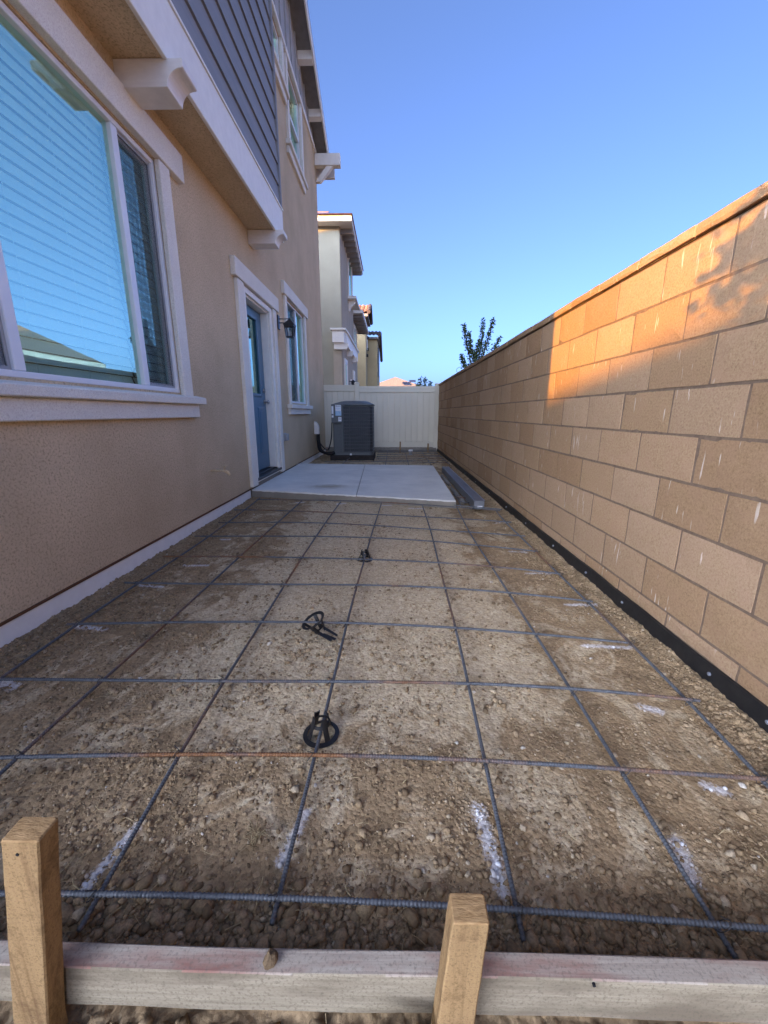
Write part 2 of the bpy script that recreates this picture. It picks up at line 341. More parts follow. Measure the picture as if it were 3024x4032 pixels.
def B(*a): return MB().box(*a)

def mesh_of(name, mb, mat, o=(0, 0, 0), smooth=False):
    me = bpy.data.meshes.new(name)
    me.from_pydata([(x - o[0], y - o[1], z - o[2]) for x, y, z in mb.v], [], mb.f)
    if mat: me.materials.append(mat)
    if smooth: me.polygons.foreach_set('use_smooth', [True] * len(me.polygons))
    me.update(); return me
def link(name, me, parent=None, loc=(0, 0, 0)):
    o = bpy.data.objects.new(name, me); COL.objects.link(o)
    if parent is not None:
        o.parent = parent; pw = WO[parent]; o.location = (loc[0] - pw[0], loc[1] - pw[1], loc[2] - pw[2])
    else: o.location = loc
    WO[o] = tuple(loc); return o
def mk(name, mb, mat, parent=None, origin=None, smooth=False, bevel=0.0, seg=1):
    if origin is None: origin = WO[parent] if parent is not None else (0, 0, 0)
    o = link(name, mesh_of(name, mb, mat, origin, smooth), parent, origin)
    if bevel:
        b = o.modifiers.new('bevel', 'BEVEL'); b.width = bevel; b.segments = seg; b.limit_method = 'ANGLE'; b.angle_limit = rad(40)
    return o
def thing(name, label, cat, loc, group=None):
    o = bpy.data.objects.new(name, None); COL.objects.link(o); o.location = loc; WO[o] = tuple(loc); o.empty_display_size = 0.1
    return tag(o, label, cat, group)
def tag(o, label, cat, group=None):
    o['label'] = label; o['category'] = cat
    if group: o['group'] = group
    return o
def struct(o, label=None):
    o['kind'] = 'structure'
    if label: o['label'] = label
    return o
def copy_tree(o, parent=None, loc=None):
    c = o.copy(); COL.objects.link(c); c.parent = parent
    if loc is not None: c.location = loc
    WO[c] = tuple(c.location)
    for ch in o.children: copy_tree(ch, c)
    return c

def wall_holes(xo, xi, y0, y1, z0, z1, holes):
    """a wall standing in a plane of constant X, outer face xo, inner face xi, with rectangular openings"""
    mb = MB(); ys = sorted({y0, y1} | {v for h in holes for v in h[:2]}); zs = sorted({z0, z1} | {v for h in holes for v in h[2:]})
    solid = lambda a, b: 0 <= a < len(ys) - 1 and 0 <= b < len(zs) - 1 and not any(h[0] <= (ys[a] + ys[a + 1]) / 2 <= h[1] and h[2] <= (zs[b] + zs[b + 1]) / 2 <= h[3] for h in holes)
    for a in range(len(ys) - 1):
        for b in range(len(zs) - 1):
            if not solid(a, b): continue
            p, q, r, s = ys[a], ys[a + 1], zs[b], zs[b + 1]
            mb.add([(xo, p, r), (xo, q, r), (xo, q, s), (xo, p, s)], [(0, 1, 2, 3)]); mb.add([(xi, p, r), (xi, q, r), (xi, q, s), (xi, p, s)], [(3, 2, 1, 0)])
            if not solid(a - 1, b): mb.add([(xo, p, r), (xo, p, s), (xi, p, s), (xi, p, r)], [(0, 1, 2, 3)])
            if not solid(a + 1, b): mb.add([(xo, q, r), (xo, q, s), (xi, q, s), (xi, q, r)], [(3, 2, 1, 0)])
            if not solid(a, b - 1): mb.add([(xo, p, r), (xo, q, r), (xi, q, r), (xi, p, r)], [(3, 2, 1, 0)])
            if not solid(a, b + 1): mb.add([(xo, p, s), (xo, q, s), (xi, q, s), (xi, p, s)], [(0, 1, 2, 3)])
    return mb

# value noise on the ground plane
_LAT = np.random.RandomState(5).rand(256, 256)
def vnoise(x, y):
    xi = np.floor(x).astype(int); yi = np.floor(y).astype(int); fx = x - xi; fy = y - yi
    fx = fx * fx * (3 - 2 * fx); fy = fy * fy * (3 - 2 * fy); g = lambda a, b: _LAT[a & 255, b & 255]
    return (g(xi, yi) * (1 - fx) + g(xi + 1, yi) * fx) * (1 - fy) + (g(xi, yi + 1) * (1 - fx) + g(xi + 1, yi + 1) * fx) * fy
def fbm(x, y, s, o=4):
    r = 0; a = 0.5; t = 0
    for k in range(o):
        r = r + a * vnoise(x * s + 17.3 * k, y * s + 9.1 * k); t += a; a *= 0.55; s *= 2.03
    return r / t
sst = lambda a, b, x: np.clip((x - a) / (b - a), 0, 1) ** 2 * (3 - 2 * np.clip((x - a) / (b - a), 0, 1))

# ------------------------------------------------------------------ ground
XH, XW = -1.85, 1.29            # face of the house, face of the block wall
PAINT = [(-0.68, 0.83, -0.71, 0.68, .022), (-0.235, 0.88, -0.265, 0.75, .022), (0.245, 0.90, 0.265, 0.70, .028), (0.74, 0.82, 0.715, 0.73, .028),
         (0.94, 0.99, 0.98, 0.97, .025), (0.95, 1.32, 1.0, 1.3, .028), (0.92, 1.73, 1.12, 1.71, .022), (1.01, 2.15, 1.17, 2.14, .022), (0.94, 2.61, 1.11, 2.6, .02),
         (0.95, 3.06, 1.06, 3.03, .025), (-1.6, 1.83, -1.46, 1.82, .028), (-1.63, 2.38, -1.46, 2.35, .022), (-1.5, 2.72, -1.34, 2.74, .022), (-1.6, 1.39, -1.52, 1.38, .035),
         (-1.17, 4.86, -1.09, 4.87, .035), (-0.65, 4.76, -0.58, 4.8, .04), (-0.1, 4.69, -0.02, 4.69, .045), (0.21, 4.55, 0.37, 4.53, .035), (1.02, 3.92, 1.15, 3.89, .02), (-1.5, 3.35, -1.42, 3.36, .02)]
def paint_at(x, y):
    r = np.zeros_like(x)
    for ax, ay, bx, by, w in PAINT:
        dx, dy = bx - ax, by - ay; t = np.clip(((x - ax) * dx + (y - ay) * dy) / (dx * dx + dy * dy + 1e-9), 0, 1)
        d = np.hypot(x - ax - t * dx, y - ay - t * dy); r = np.maximum(r, np.exp(-(d / w) ** 2 * 1.3))
    return r
def loose_at(x, y):                     # where the soil is loose and cloddy rather than trodden flat
    n = fbm(x, y, 1.7, 3) - 0.5
    l = sst(-1.28, -1.62, x + n * 0.5); r = sst(1.0, 1.2, x + n * 0.15); f = sst(0.76, 0.58, y + n * 0.25); g = sst(7.6, 8.2, y)
    return np.clip(np.maximum(np.maximum(l, r), np.maximum(f, g * 0.5)) + np.clip(n * 1.4, 0, 0.4), 0, 1)
def soil_z(x, y):
    lo = loose_at(x, y)
    z = (fbm(x, y, 1.3, 3) - 0.5) * 0.022 - 0.006
    z = z + (fbm(x, y, 9, 4) - 0.5) * (0.008 + 0.02 * lo) + (np.abs(fbm(x, y, 42, 3) - 0.5)) * (0.003 + 0.030 * lo)
    z = z + 0.018 * sst(1.08, 1.27, x) - 0.012 * sst(-1.66, -1.80, x)
    z = z - 0.03 * sst(0.60, 0.50, y)
    return z
nx = 440; xs = np.linspace(-1.90, 1.32, nx)
ys = list(np.arange(-1.7, 0.15, 0.025)) + [0.15]
while ys[-1] < 11.75: ys.append(ys[-1] + max(0.0055, 0.0060 * ys[-1]))
ys = np.array(ys); ny = len(ys)
GX, GY = np.meshgrid(xs, ys); GZ = soil_z(GX, GY)
def grid_mesh(name, X, Y, Z, mat):
    h, w = X.shape; me = bpy.data.meshes.new(name)
    co = np.stack([X, Y, Z], -1).reshape(-1, 3).astype(np.float32)
    i = (np.arange(h - 1)[:, None] * w + np.arange(w - 1)[None, :]).ravel()
    q = np.stack([i, i + 1, i + w + 1, i + w], -1).astype(np.int32)
    me.vertices.add(len(co)); me.vertices.foreach_set('co', co.ravel())
    me.loops.add(q.size); me.loops.foreach_set('vertex_index', q.ravel())
    me.polygons.add(len(q)); me.polygons.foreach_set('loop_start', np.arange(0, q.size, 4, dtype=np.int32)); me.polygons.foreach_set('loop_total', np.full(len(q), 4, np.int32))
    me.polygons.foreach_set('use_smooth', np.ones(len(q), bool))
    me.update(calc_edges=True); me.materials.append(mat); return me
me = grid_mesh('yard_soil', GX, GY, GZ, M['soil'])
crust = np.clip(0.36 + 0.50 * sst(0.9, 1.5, GY) * (1 - sst(4.9, 5.4, GY) * 0.5) * (1 - sst(0.55, 0.95, np.abs(GX + 0.15))) - 0.25 * loose_at(GX, GY) + 0.25 * sst(7.9, 8.3, GY), 0, 1)
a = me.attributes.new('crust', 'FLOAT', 'POINT'); a.data.foreach_set('value', crust.ravel().astype(np.float32))
a = me.attributes.new('paint', 'FLOAT', 'POINT'); a.data.foreach_set('value', paint_at(GX, GY).ravel().astype(np.float32))
struct(link('soil', me), 'trodden brown dirt of the narrow side yard')

gm = MB().add([(-700, -700, -0.09), (700, -700, -0.09), (700, 700, -0.09), (-700, 700, -0.09)], [(0, 1, 2, 3)])
struct(mk('ground', gm, M['ground']))

# ------------------------------------------------------------------ main house
HY0, HY1 = -0.25, 11.35
house = thing('house', 'tan stucco house with grey lap siding overhang and blue back door', 'house', (XH, 5.5, 0))
W1 = (1.56, 3.66, 1.24, 2.975); DR = (5.34, 6.60, 0.10, 2.56); W2 = (7.55, 9.02, 1.25, 3.0); W3 = (8.46, 9.50, 5.66, 6.93); W4 = (6.85, 8.10, 6.33, 6.95)
wall = mk('wall', wall_holes(XH, XH - 0.20, HY0, HY1, 0.105, 7.05, [W1, DR, W2, W3, W4]), M['stucco'], house)
sh = MB(); sh.box(-11.5, XH - 0.2, HY0, HY0 + 0.15, 0, 7.05); sh.box(-11.5, XH - 0.2, HY1 - 0.15, HY1, 0, 7.05); sh.box(-11.65, -11.5, HY0, HY1, 0, 7.05)
mk('side_walls', sh, M['stucco'], house)
mk('painted_dark_wall', B(-3.3, -3.2, HY0 + 0.16, HY1 - 0.16, 0.02, 7.0), M['dark'], house)  # near-black backing: the gloom of unlit rooms is put into its colour
mk('painted_dark_floor', MB().box(-11.49, XH - 0.21, HY0 + 0.16, HY1 - 0.16, -0.05, 0.12).box(-3.19, XH - 0.21, HY0 + 0.16, HY1 - 0.16, 3.4, 3.6), M['dark'], house)  # floors coloured near-black too, so the rooms look unlit
# gable above the belt band, roof and rake
RK = 0.43; YR = 4.4; ZE = 7.06
zr = lambda y: ZE + RK * (11.42 - y) if y > YR else ZE + RK * (11.42 - YR) - RK * (YR - y)
mk('gable', MB().prism([(HY0, 7.05), (HY1, 7.05), (HY1, zr(HY1)), (YR, zr(YR)), (HY0, zr(HY0))], XH - 0.2, XH - 0.003, 'X'), M['batten'], house)
mk('belt_band', B(XH, XH + 0.035, 6.25, HY1 + 0.02, 6.985, 7.10) if False else B(XH, XH + 0.035, 6.25, HY1, 7.0, 7.10), M['paint_white'], house)
for i in range(13):
    y = 11.2 - i * 0.37; mk('batten', B(XH - 0.002, XH + 0.022, y - 0.025, y + 0.025, 7.102, zr(y) - 0.02), M['batten'], house)
rf = MB()
for ya, yb in ((YR, 11.62), (YR, HY0 - 0.35)):
    za, zb = zr(YR) , zr(YR) - RK * abs(yb - YR)
    rf.hexa([(-11.9, ya, za), (-1.57, ya, za), (-1.57, yb, zb), (-11.9, yb, zb)], [(-11.9, ya, za + 0.10), (-1.57, ya, za + 0.10), (-1.57, yb, zb + 0.10), (-11.9, yb, zb + 0.10)])
roof = mk('roof', rf, M['roof_under'], house)
tl = MB()
for ya, yb in ((YR, 11.66), (YR, HY0 - 0.4)):
    za, zb = zr(YR) + 0.105, zr(YR) + 0.105 - RK * abs(yb - YR)
    tl.hexa([(-11.9, ya, za), (-1.545, ya, za), (-1.545, yb, zb), (-11.9, yb, zb)], [(-11.9, ya, za + 0.07), (-1.545, ya, za + 0.07), (-1.545, yb, zb + 0.07), (-11.9, yb, zb + 0.07)])
mk('roof_tiles', tl, M['tile_dark'], roof)
rk = MB(); rk.hexa([(-1.568, YR, zr(YR) - 0.10), (-1.54, YR, zr(YR) - 0.10), (-1.54, 11.63, zr(11.63) - 0.10), (-1.568, 11.63, zr(11.63) - 0.10)], [(-1.568, YR, zr(YR) + 0.10), (-1.54, YR, zr(YR) + 0.10), (-1.54, 11.63, zr(11.63) + 0.10), (-1.568, 11.63, zr(11.63) + 0.10)])
mk('rake_board', rk, M['paint_white'], roof)
for y in (10.55, 9.65, 8.75, 7.85):
    mk('lookout', MB().hexa([(XH, y - 0.05, zr(y) - 0.12), (-1.57, y - 0.05, zr(y) - 0.12), (-1.57, y + 0.05, zr(y) - 0.16), (XH, y + 0.05, zr(y) - 0.16)], [(XH, y - 0.05, zr(y - .05) - 0.003), (-1.57, y - 0.05, zr(y - .05) - 0.003), (-1.57, y + 0.05, zr(y + .05) - 0.003), (XH, y + 0.05, zr(y + .05) - 0.003)]), M['paint_white'], roof)
br = mk('bracket', B(XH, -1.25, 11.17, 11.34, 6.76, 7.0), M['paint_white'], house, bevel=0.006)
mk('brace', MB().prism([(XH + 0.002, 6.44), (XH + 0.12, 6.44), (-1.42, 6.757), (-1.58, 6.757)], 11.20, 11.31, 'Y'), M['paint_white'], br)
mk('eave_fascia', B(-11.8, -1.43, 11.50, 11.60, 6.66, 6.955), M['paint_cream'], house)

# base of the wall
st = mk('foundation_strip', B(XH - 0.05, XH + 0.004, HY0, 5.16, -0.06, 0.092), M['foam'], house)
mk('foundation_strip', B(XH - 0.05, XH + 0.004, 7.98, HY1, -0.06, 0.092), M['foam'], house)
for a_, b_ in ((HY0, 5.16), (7.98, HY1)): mk('weep_screed', B(XH - 0.05, XH + 0.012, a_, b_, 0.0925, 0.1045), M['screed'], house)
mk('stem_wall', B(XH - 0.19, XH - 0.051, HY0, HY1, -0.06, 0.104), M['slab_edge'], house)

# overhanging bay with lap siding
XF = -1.485
mk('bay_shell', MB().box(XH + 0.001, XF - 0.045, HY0, 6.18, 3.36, 7.6), M['siding'], house)
mk('soffit', B(XH + 0.001, XF - 0.03, HY0, 6.17, 3.338, 3.359), M['stucco'], house)
fa = mk('fascia', B(XF - 0.03, XF, HY0, 6.20, 3.325, 3.70), M['paint_white'], house, bevel=0.004)
mk('drip_cap', B(XF - 0.03, XF + 0.012, HY0, 6.20, 3.702, 3.722), M['paint_white'], fa)
mk('fascia_end', B(XH + 0.002, XF - 0.031, 6.182, 6.20, 3.325, 3.70), M['paint_white'], house)
ex = 0.247
for i in range(15):
    z = 3.722 + i * ex
    mk('siding_board', MB().prism([(XF - 0.044, z), (XF - 0.012, z), (XF - 0.012, z + 0.004), (XF - 0.032, z + ex + 0.012), (XF - 0.044, z + ex + 0.012)] if False else [(XF - 0.044, z + 0.006), (XF - 0.010, z + 0.006), (XF - 0.030, z + ex + 0.004), (XF - 0.044, z + ex + 0.004)], HY0, 6.150, 'Y'), M['siding'], house)
mk('corner_trim', MB().box(XF - 0.044, XF + 0.0, 6.152, 6.205, 3.723, 7.6).box(XH + 0.003, XF - 0.045, 6.182, 6.205, 3.723, 7.6), M['siding'], house)

def corbel_prof():
    p = [(XH, 3.334), (-1.388, 3.334), (-1.388, 3.285)]
    for k in range(9):                       # hollow cut (cove) under the nose
        t = rad(90 + 90 * k / 8); p.append((-1.398 + 0.105 * math.cos(t) * 1.0 - 0.0, 3.178 + 0.102 * math.sin(t)))
    p += [(XH, 3.178)]; return p
for y0, y1 in ((3.25, 3.46), (5.80, 5.995), (0.7, 0.9)):
    mk('corbel', MB().prism(corbel_prof(), y0, y1, 'Y'), M['paint_cream'], house, bevel=0.003)

# big triple window
def frame_ring(x0, x1, y0, y1, z0, z1, w):
    return MB().box(x0, x1, y0, y0 + w, z0, z1).box(x0, x1, y1 - w, y1, z0, z1).box(x0, x1, y0 + w, y1 - w, z0, z0 + w).box(x0, x1, y0 + w, y1 - w, z1 - w, z1)
win = mk('window', frame_ring(XH - 0.09, XH - 0.012, W1[0], W1[1], W1[2], W1[3], 0.035), M['vinyl'], house, bevel=0.004)
for y in (2.105, 3.19): mk('mullion', B(XH - 0.075, XH - 0.016, y - 0.033, y + 0.033, W1[2] + 0.036, W1[3] - 0.036), M['vinyl'], win, bevel=0.004)
mk('pane', B(XH - 0.052, XH - 0.046, 2.14, 3.156, W1[2] + 0.036, W1[3] - 0.036), M['glass'], win)
for y0, y1 in ((1.596, 2.071), (3.224, 3.624)):
    mk('sash', frame_ring(XH - 0.086, XH - 0.05, y0, y1, W1[2] + 0.036, W1[3] - 0.036, 0.030), M['vinyl'], win, bevel=0.003)
    mk('pane', B(XH - 0.072, XH - 0.066, y0 + 0.031, y1 - 0.031, W1[2] + 0.067, W1[3] - 0.067), M['glass'], win)
    mk('screen_frame', frame_ring(XH - 0.046, XH - 0.034, y0, y1, W1[2] + 0.036, W1[3] - 0.036, 0.018), M['plastic_grey'], win)
    mk('insect_screen', MB().add([(XH - 0.040, y0 + 0.018, W1[2] + 0.054), (XH - 0.040, y1 - 0.018, W1[2] + 0.054), (XH - 0.040, y1 - 0.018, W1[3] - 0.054), (XH - 0.040, y0 + 0.018, W1[3] - 0.054)], [(0, 1, 2, 3)]), M['screen'], win)
mk('head_trim', B(XH - 0.003, XH + 0.055, 1.38, 4.02, 2.985, 3.195), M['stucco_white'], win, bevel=0.008, seg=2)
mk('jamb_trim', B(XH - 0.003, XH + 0.038, 3.645, 3.80, 1.212, 2.984), M['stucco_white'], win, bevel=0.006)
mk('jamb_trim', B(XH - 0.003, XH + 0.038, 1.42, 1.575, 1.212, 2.984), M['stucco_white'], win, bevel=0.006)
mk('sill', B(XH - 0.10, XH + 0.095, 1.36, 3.925, 1.145, 1.211) if False else MB().hexa([(XH - 0.003, 1.36, 1.147), (XH + 0.095, 1.36, 1.147), (XH + 0.095, 3.925, 1.147), (XH - 0.003, 3.925, 1.147)], [(XH - 0.003, 1.36, 1.225), (XH + 0.095, 1.36, 1.205), (XH + 0.095, 3.925, 1.205), (XH - 0.003, 3.925, 1.225)]), M['stucco_white'], win, bevel=0.006)
mk('sill_apron', B(XH - 0.003, XH + 0.050, 1.40, 3.862, 1.03, 1.146), M['stucco_white'], win, bevel=0.006)

# blinds behind the glass
def blind(label, x, y0, y1, z0, z1, pitch, w, group=None):
    t = thing('window_blind', label, 'blind', (x, (y0 + y1) / 2, z1), group)
    a = rad(74); hx, hz = w / 2 * math.cos(a), w / 2 * math.sin(a)
    mb = MB().hexa([(-hx, y0 - (y0 + y1) / 2, hz), (hx, y0 - (y0 + y1) / 2, -hz), (hx, y1 - (y0 + y1) / 2, -hz), (-hx, y1 - (y0 + y1) / 2, hz)],
                   [(-hx + .002, y0 - (y0 + y1) / 2, hz + .0025), (hx + .002, y0 - (y0 + y1) / 2, -hz + .0025), (hx + .002, y1 - (y0 + y1) / 2, -hz + .0025), (-hx + .002, y1 - (y0 + y1) / 2, hz + .0025)])
    me = mesh_of('slat', mb, M['slat']); z = z0 + w / 2
    while z < z1 - 0.05:
        link('slat', me, t, (x, (y0 + y1) / 2, z)); z += pitch
    mk('head_rail', B(x - 0.03, x + 0.03, y0, y1, z1 - 0.045, z1), M['slat'], t)
    for y in (y0 + 0.18, (y0 + y1) / 2 + 0.05, y1 - 0.15): mk('cord', MB().tube([(x + 0.024, y, z0), (x + 0.024, y, z1 - 0.05)], 0.0012, 5), M['slat'], t)
    return t
blind('white slatted blind behind the big middle pane', XH - 0.118, 2.12, 3.17, W1[2] + 0.03, W1[3] - 0.02, 0.066, 0.062, 'blinds in the big window')
blind('white slatted blind behind the screened right sash', XH - 0.122, 3.20, 3.65, W1[2] + 0.03, W1[3] - 0.02, 0.066, 0.062, 'blinds in the big window')
blind('white slatted blind behind the cut-off left sash', XH - 0.122, 1.58, 2.10, W1[2] + 0.03, W1[3] - 0.02, 0.066, 0.062, 'blinds in the big window')

# back door
dr = mk('door', MB().box(XH - 0.165, XH - 0.125, 5.53, 6.50, 0.235, 1.33).box(XH - 0.165, XH - 0.125, 5.53, 6.50, 2.38, 2.50).box(XH - 0.165, XH - 0.125, 5.53, 5.74, 1.331, 2.379).box(XH - 0.165, XH - 0.125, 6.27, 6.50, 1.331, 2.379), M['door'], house)
mk('pane', B(XH - 0.149, XH - 0.141, 5.741, 6.269, 1.331, 2.379), M['glass'], dr)
mk('glass_moulding', frame_ring(XH - 0.140, XH - 0.108, 5.715, 6.295, 1.305, 2.405, 0.042), M['door'], dr, bevel=0.01, seg=2)
for y0, y1 in ((5.66, 5.94), (6.08, 6.36)):
    mk('raised_panel', MB().hexa([(XH - 0.1252, y0, 0.46), (XH - 0.1252, y1, 0.46), (XH - 0.1252, y1, 1.16), (XH - 0.1252, y0, 1.16)], [(XH - 0.112, y0 + .02, 0.48), (XH - 0.112, y1 - .02, 0.48), (XH - 0.112, y1 - .02, 1.14), (XH - 0.112, y0 + .02, 1.14)]), M['door'], dr)
    mk('panel_field', B(XH - 0.115, XH - 0.106, y0 + 0.06, y1 - 0.06, 0.53, 1.09), M['door'], dr, bevel=0.006)
def knob(z, r, lever):
    k = mk('deadbolt' if not lever else 'door_knob', MB().tube([(XH - 0.125, 6.42, z), (XH - 0.115, 6.42, z)], r, 20), M['nickel'], dr, smooth=False)
    if lever: mk('knob', MB().tube([(XH - 0.116, 6.42, z), (XH - 0.085, 6.42, z), (XH - 0.075, 6.42, z), (XH - 0.06, 6.42, z), (XH - 0.045, 6.42, z), (XH - 0.042, 6.42, z)], [.012, .012, .02, .028, .022, .004], 16), M['nickel'], k, smooth=True)
    else: mk('cylinder_face', MB().tube([(XH - 0.116, 6.42, z), (XH - 0.10, 6.42, z)], r * 0.75, 18), M['nickel'], k, smooth=False)
knob(1.40, 0.032, False); knob(1.235, 0.034, True)
jb = MB().box(XH - 0.185, XH - 0.02, 5.345, 5.52, 0.22, 2.555).box(XH - 0.185, XH - 0.02, 6.51, 6.595, 0.22, 2.555).box(XH - 0.185, XH - 0.02, 5.521, 6.509, 2.51, 2.555)
mk('door_jamb', jb, M['paint_white'], dr, bevel=0.003)
mk('brick_mould', MB().box(XH - 0.019, XH + 0.018, 5.40, 5.50, 0.20, 2.60).box(XH - 0.019, XH + 0.018, 6.53, 6.62, 0.18, 2.60).box(XH - 0.019, XH + 0.018, 5.501, 6.529, 2.53, 2.60), M['paint_white'], dr, bevel=0.008, seg=2)
mk('casing', B(XH - 0.003, XH + 0.045, 5.165, 5.375, 0.12, 2.605), M['stucco_white'], dr, bevel=0.006)
mk('casing', B(XH - 0.003, XH + 0.045, 6.635, 6.79, 0.12, 2.605), M['stucco_white'], dr, bevel=0.006)
mk('head_trim', B(XH - 0.003, XH + 0.060, 5.09, 6.91, 2.61, 2.81), M['stucco_white'], dr, bevel=0.008, seg=2)
th = mk('threshold', MB().box(XH - 0.185, XH + 0.035, 5.38, 6.62, 0.165, 0.20).box(XH - 0.185, XH - 0.05, 5.53, 6.50, 0.2005, 0.222), M['bronze'], dr, bevel=0.004)
mk('threshold_support', B(XH - 0.1, XH + 0.02, 5.38, 6.62, 0.145, 0.1645), M['paint_white'], dr)
mk('threshold_base', B(XH - 0.18, XH + 0.006, 5.36, 6.60, 0.05, 0.1445), M['slab_edge'], dr)

# narrow window past the door
w2 = mk('window', frame_ring(XH - 0.09, XH - 0.012, W2[0], W2[1], W2[2], W2[3], 0.035), M['vinyl'], house, bevel=0.004)
mk('mullion', B(XH - 0.08, XH - 0.014, 8.36, 8.42, W2[2] + 0.036, W2[3] - 0.036), M['vinyl'], w2)
mk('pane', B(XH - 0.052, XH - 0.046, 8.421, 8.984, W2[2] + 0.036, W2[3] - 0.036), M['glass'], w2)
mk('pane', B(XH - 0.072, XH - 0.066, 7.586, 8.359, W2[2] + 0.036, W2[3] - 0.036), M['glass'], w2)
mk('insect_screen', MB().add([(XH - 0.040, 7.586, W2[2] + 0.036), (XH - 0.040, 8.36, W2[2] + 0.036), (XH - 0.040, 8.36, W2[3] - 0.036), (XH - 0.040, 7.586, W2[3] - 0.036)], [(0, 1, 2, 3)]), M['screen'], w2)
mk('head_trim', B(XH - 0.003, XH + 0.058, 7.34, 9.28, 3.01, 3.205), M['stucco_white'], w2, bevel=0.008, seg=2)
mk('jamb_trim', B(XH - 0.003, XH + 0.038, 9.0, 9.14, 1.222, 3.008), M['stucco_white'], w2, bevel=0.006)
mk('jamb_trim', B(XH - 0.003, XH + 0.038, 7.44, 7.57, 1.222, 3.008), M['stucco_white'], w2, bevel=0.006)
mk('sill', B(XH - 0.003, XH + 0.09, 7.34, 9.25, 1.15, 1.221), M['stucco_white'], w2, bevel=0.006)
mk('sill_apron', B(XH - 0.003, XH + 0.05, 7.38, 9.19, 1.045, 1.149), M['stucco_white'], w2, bevel=0.006)

# upper windows
def upper(W, sash, head, sill, sx):
    w = mk('window', frame_ring(XH - 0.09, XH - 0.012, W[0], W[1], W[2], W[3], 0.05), M['vinyl'], house)
    if sash:
        zm = (W[2] + W[3]) / 2
        mk('check_rail', B(XH - 0.08, XH - 0.02, W[0] + 0.051, W[1] - 0.051, zm - 0.03, zm + 0.03), M['vinyl'], w)
        mk('pane', B(XH - 0.05, XH - 0.044, W[0] + 0.051, W[1] - 0.051, zm + 0.031, W[3] - 0.051), M['glass'], w); mk('pane', B(XH - 0.07, XH - 0.064, W[0] + 0.051, W[1] - 0.051, W[2] + 0.051, zm - 0.031), M['glass'], w)
    else: mk('pane', B(XH - 0.05, XH - 0.044, W[0] + 0.051, W[1] - 0.051, W[2] + 0.051, W[3] - 0.051), M['glass'], w)
    mk('head_trim', B(XH - 0.003, XH + 0.06, W[0] - 0.2, W[1] + 0.2, W[3] + 0.002, W[3] + head), M['stucco_white'], w, bevel=0.008)
    mk('jamb_trim', B(XH - 0.003, XH + 0.04, W[0] - 0.12, W[0] + 0.01, W[2], W[3]), M['stucco_white'], w); mk('jamb_trim', B(XH - 0.003, XH + 0.04, W[1] - 0.01, W[1] + 0.12, W[2], W[3]), M['stucco_white'], w)
    mk('sill', B(XH - 0.003, XH + 0.09, W[0] - 0.24, W[1] + 0.22, W[2] - 0.075, W[2] - 0.003), M['stucco_white'], w, bevel=0.006)
    mk('sill_apron', B(XH - 0.003, XH + 0.05, W[0] - 0.2, W[1] + 0.16, W[2] - 0.19, W[2] - 0.077), M['stucco_white'], w, bevel=0.006)
upper(W3, True, 0.06, 0.1, 0); upper(W4, False, 0.04, 0.1, 0)

# ------------------------------------------------------------------ things fixed to the house
la = thing('wall_lantern', 'black metal wall lantern with glass panes beside the back door', 'lantern', (XH, 7.03, 2.5))
mk('back_plate', B(XH + 0.001, XH + 0.02, 6.975, 7.085, 2.385, 2.60), M['black_metal'], la, bevel=0.006)
mk('arm', MB().tube([(XH + 0.02, 7.03, 2.545), (XH + 0.185, 7.03, 2.545)], 0.007, 8).tube([(XH + 0.02, 7.03, 2.485), (XH + 0.12, 7.03, 2.487), (XH + 0.185, 7.03, 2.475)], 0.007, 8), M['black_metal'], la)
cx, cy = XH + 0.19, 7.03
def sqp(h, z): return [(cx - h, cy - h, z), (cx + h, cy - h, z), (cx + h, cy + h, z), (cx - h, cy + h, z)]
mk('roof_cap', MB().hexa(sqp(0.088, 2.455), sqp(0.02, 2.53)).hexa(sqp(0.088, 2.445), sqp(0.088, 2.4545)).tube([(cx, cy, 2.53), (cx, cy, 2.548), (cx, cy, 2.565)], [.014, .012, .003], 8), M['black_metal'], la)
cg = MB()
for sx, sy in ((-1, -1), (1, -1), (1, 1), (-1, 1)): cg.tube([(cx + sx * 0.075, cy + sy * 0.075, 2.445), (cx + sx * 0.052, cy + sy * 0.052, 2.265)], 0.007, 6)
for k in (-1, 1):
    for q in (-0.36, 0.36):
        cg.tube([(cx + q * 0.075, cy + k * 0.075, 2.445), (cx + q * 0.052, cy + k * 0.052, 2.265)], 0.004, 5); cg.tube([(cx + k * 0.075, cy + q * 0.075, 2.445), (cx + k * 0.052, cy + q * 0.052, 2.265)], 0.004, 5)
mk('cage', cg, M['black_metal'], la)
mk('ring', MB().hexa(sqp(0.06, 2.262), sqp(0.062, 2.278)).hexa(sqp(0.078, 2.427), sqp(0.08, 2.4445)), M['black_metal'], la)
for k in range(4):
    a, b = sqp(0.072, 2.426), sqp(0.052, 2.279); mk('pane', MB().add([a[k], a[(k + 1) % 4], b[(k + 1) % 4], b[k]], [(0, 1, 2, 3)]), M['glass_lamp'], la)
mk('bulb', MB().lathe([(0.001, 0.0), (0.012, 0.004), (0.018, 0.03), (0.012, 0.06), (0.009, 0.09)], (cx, cy, 2.28), 10), M['paper'], la, smooth=True)

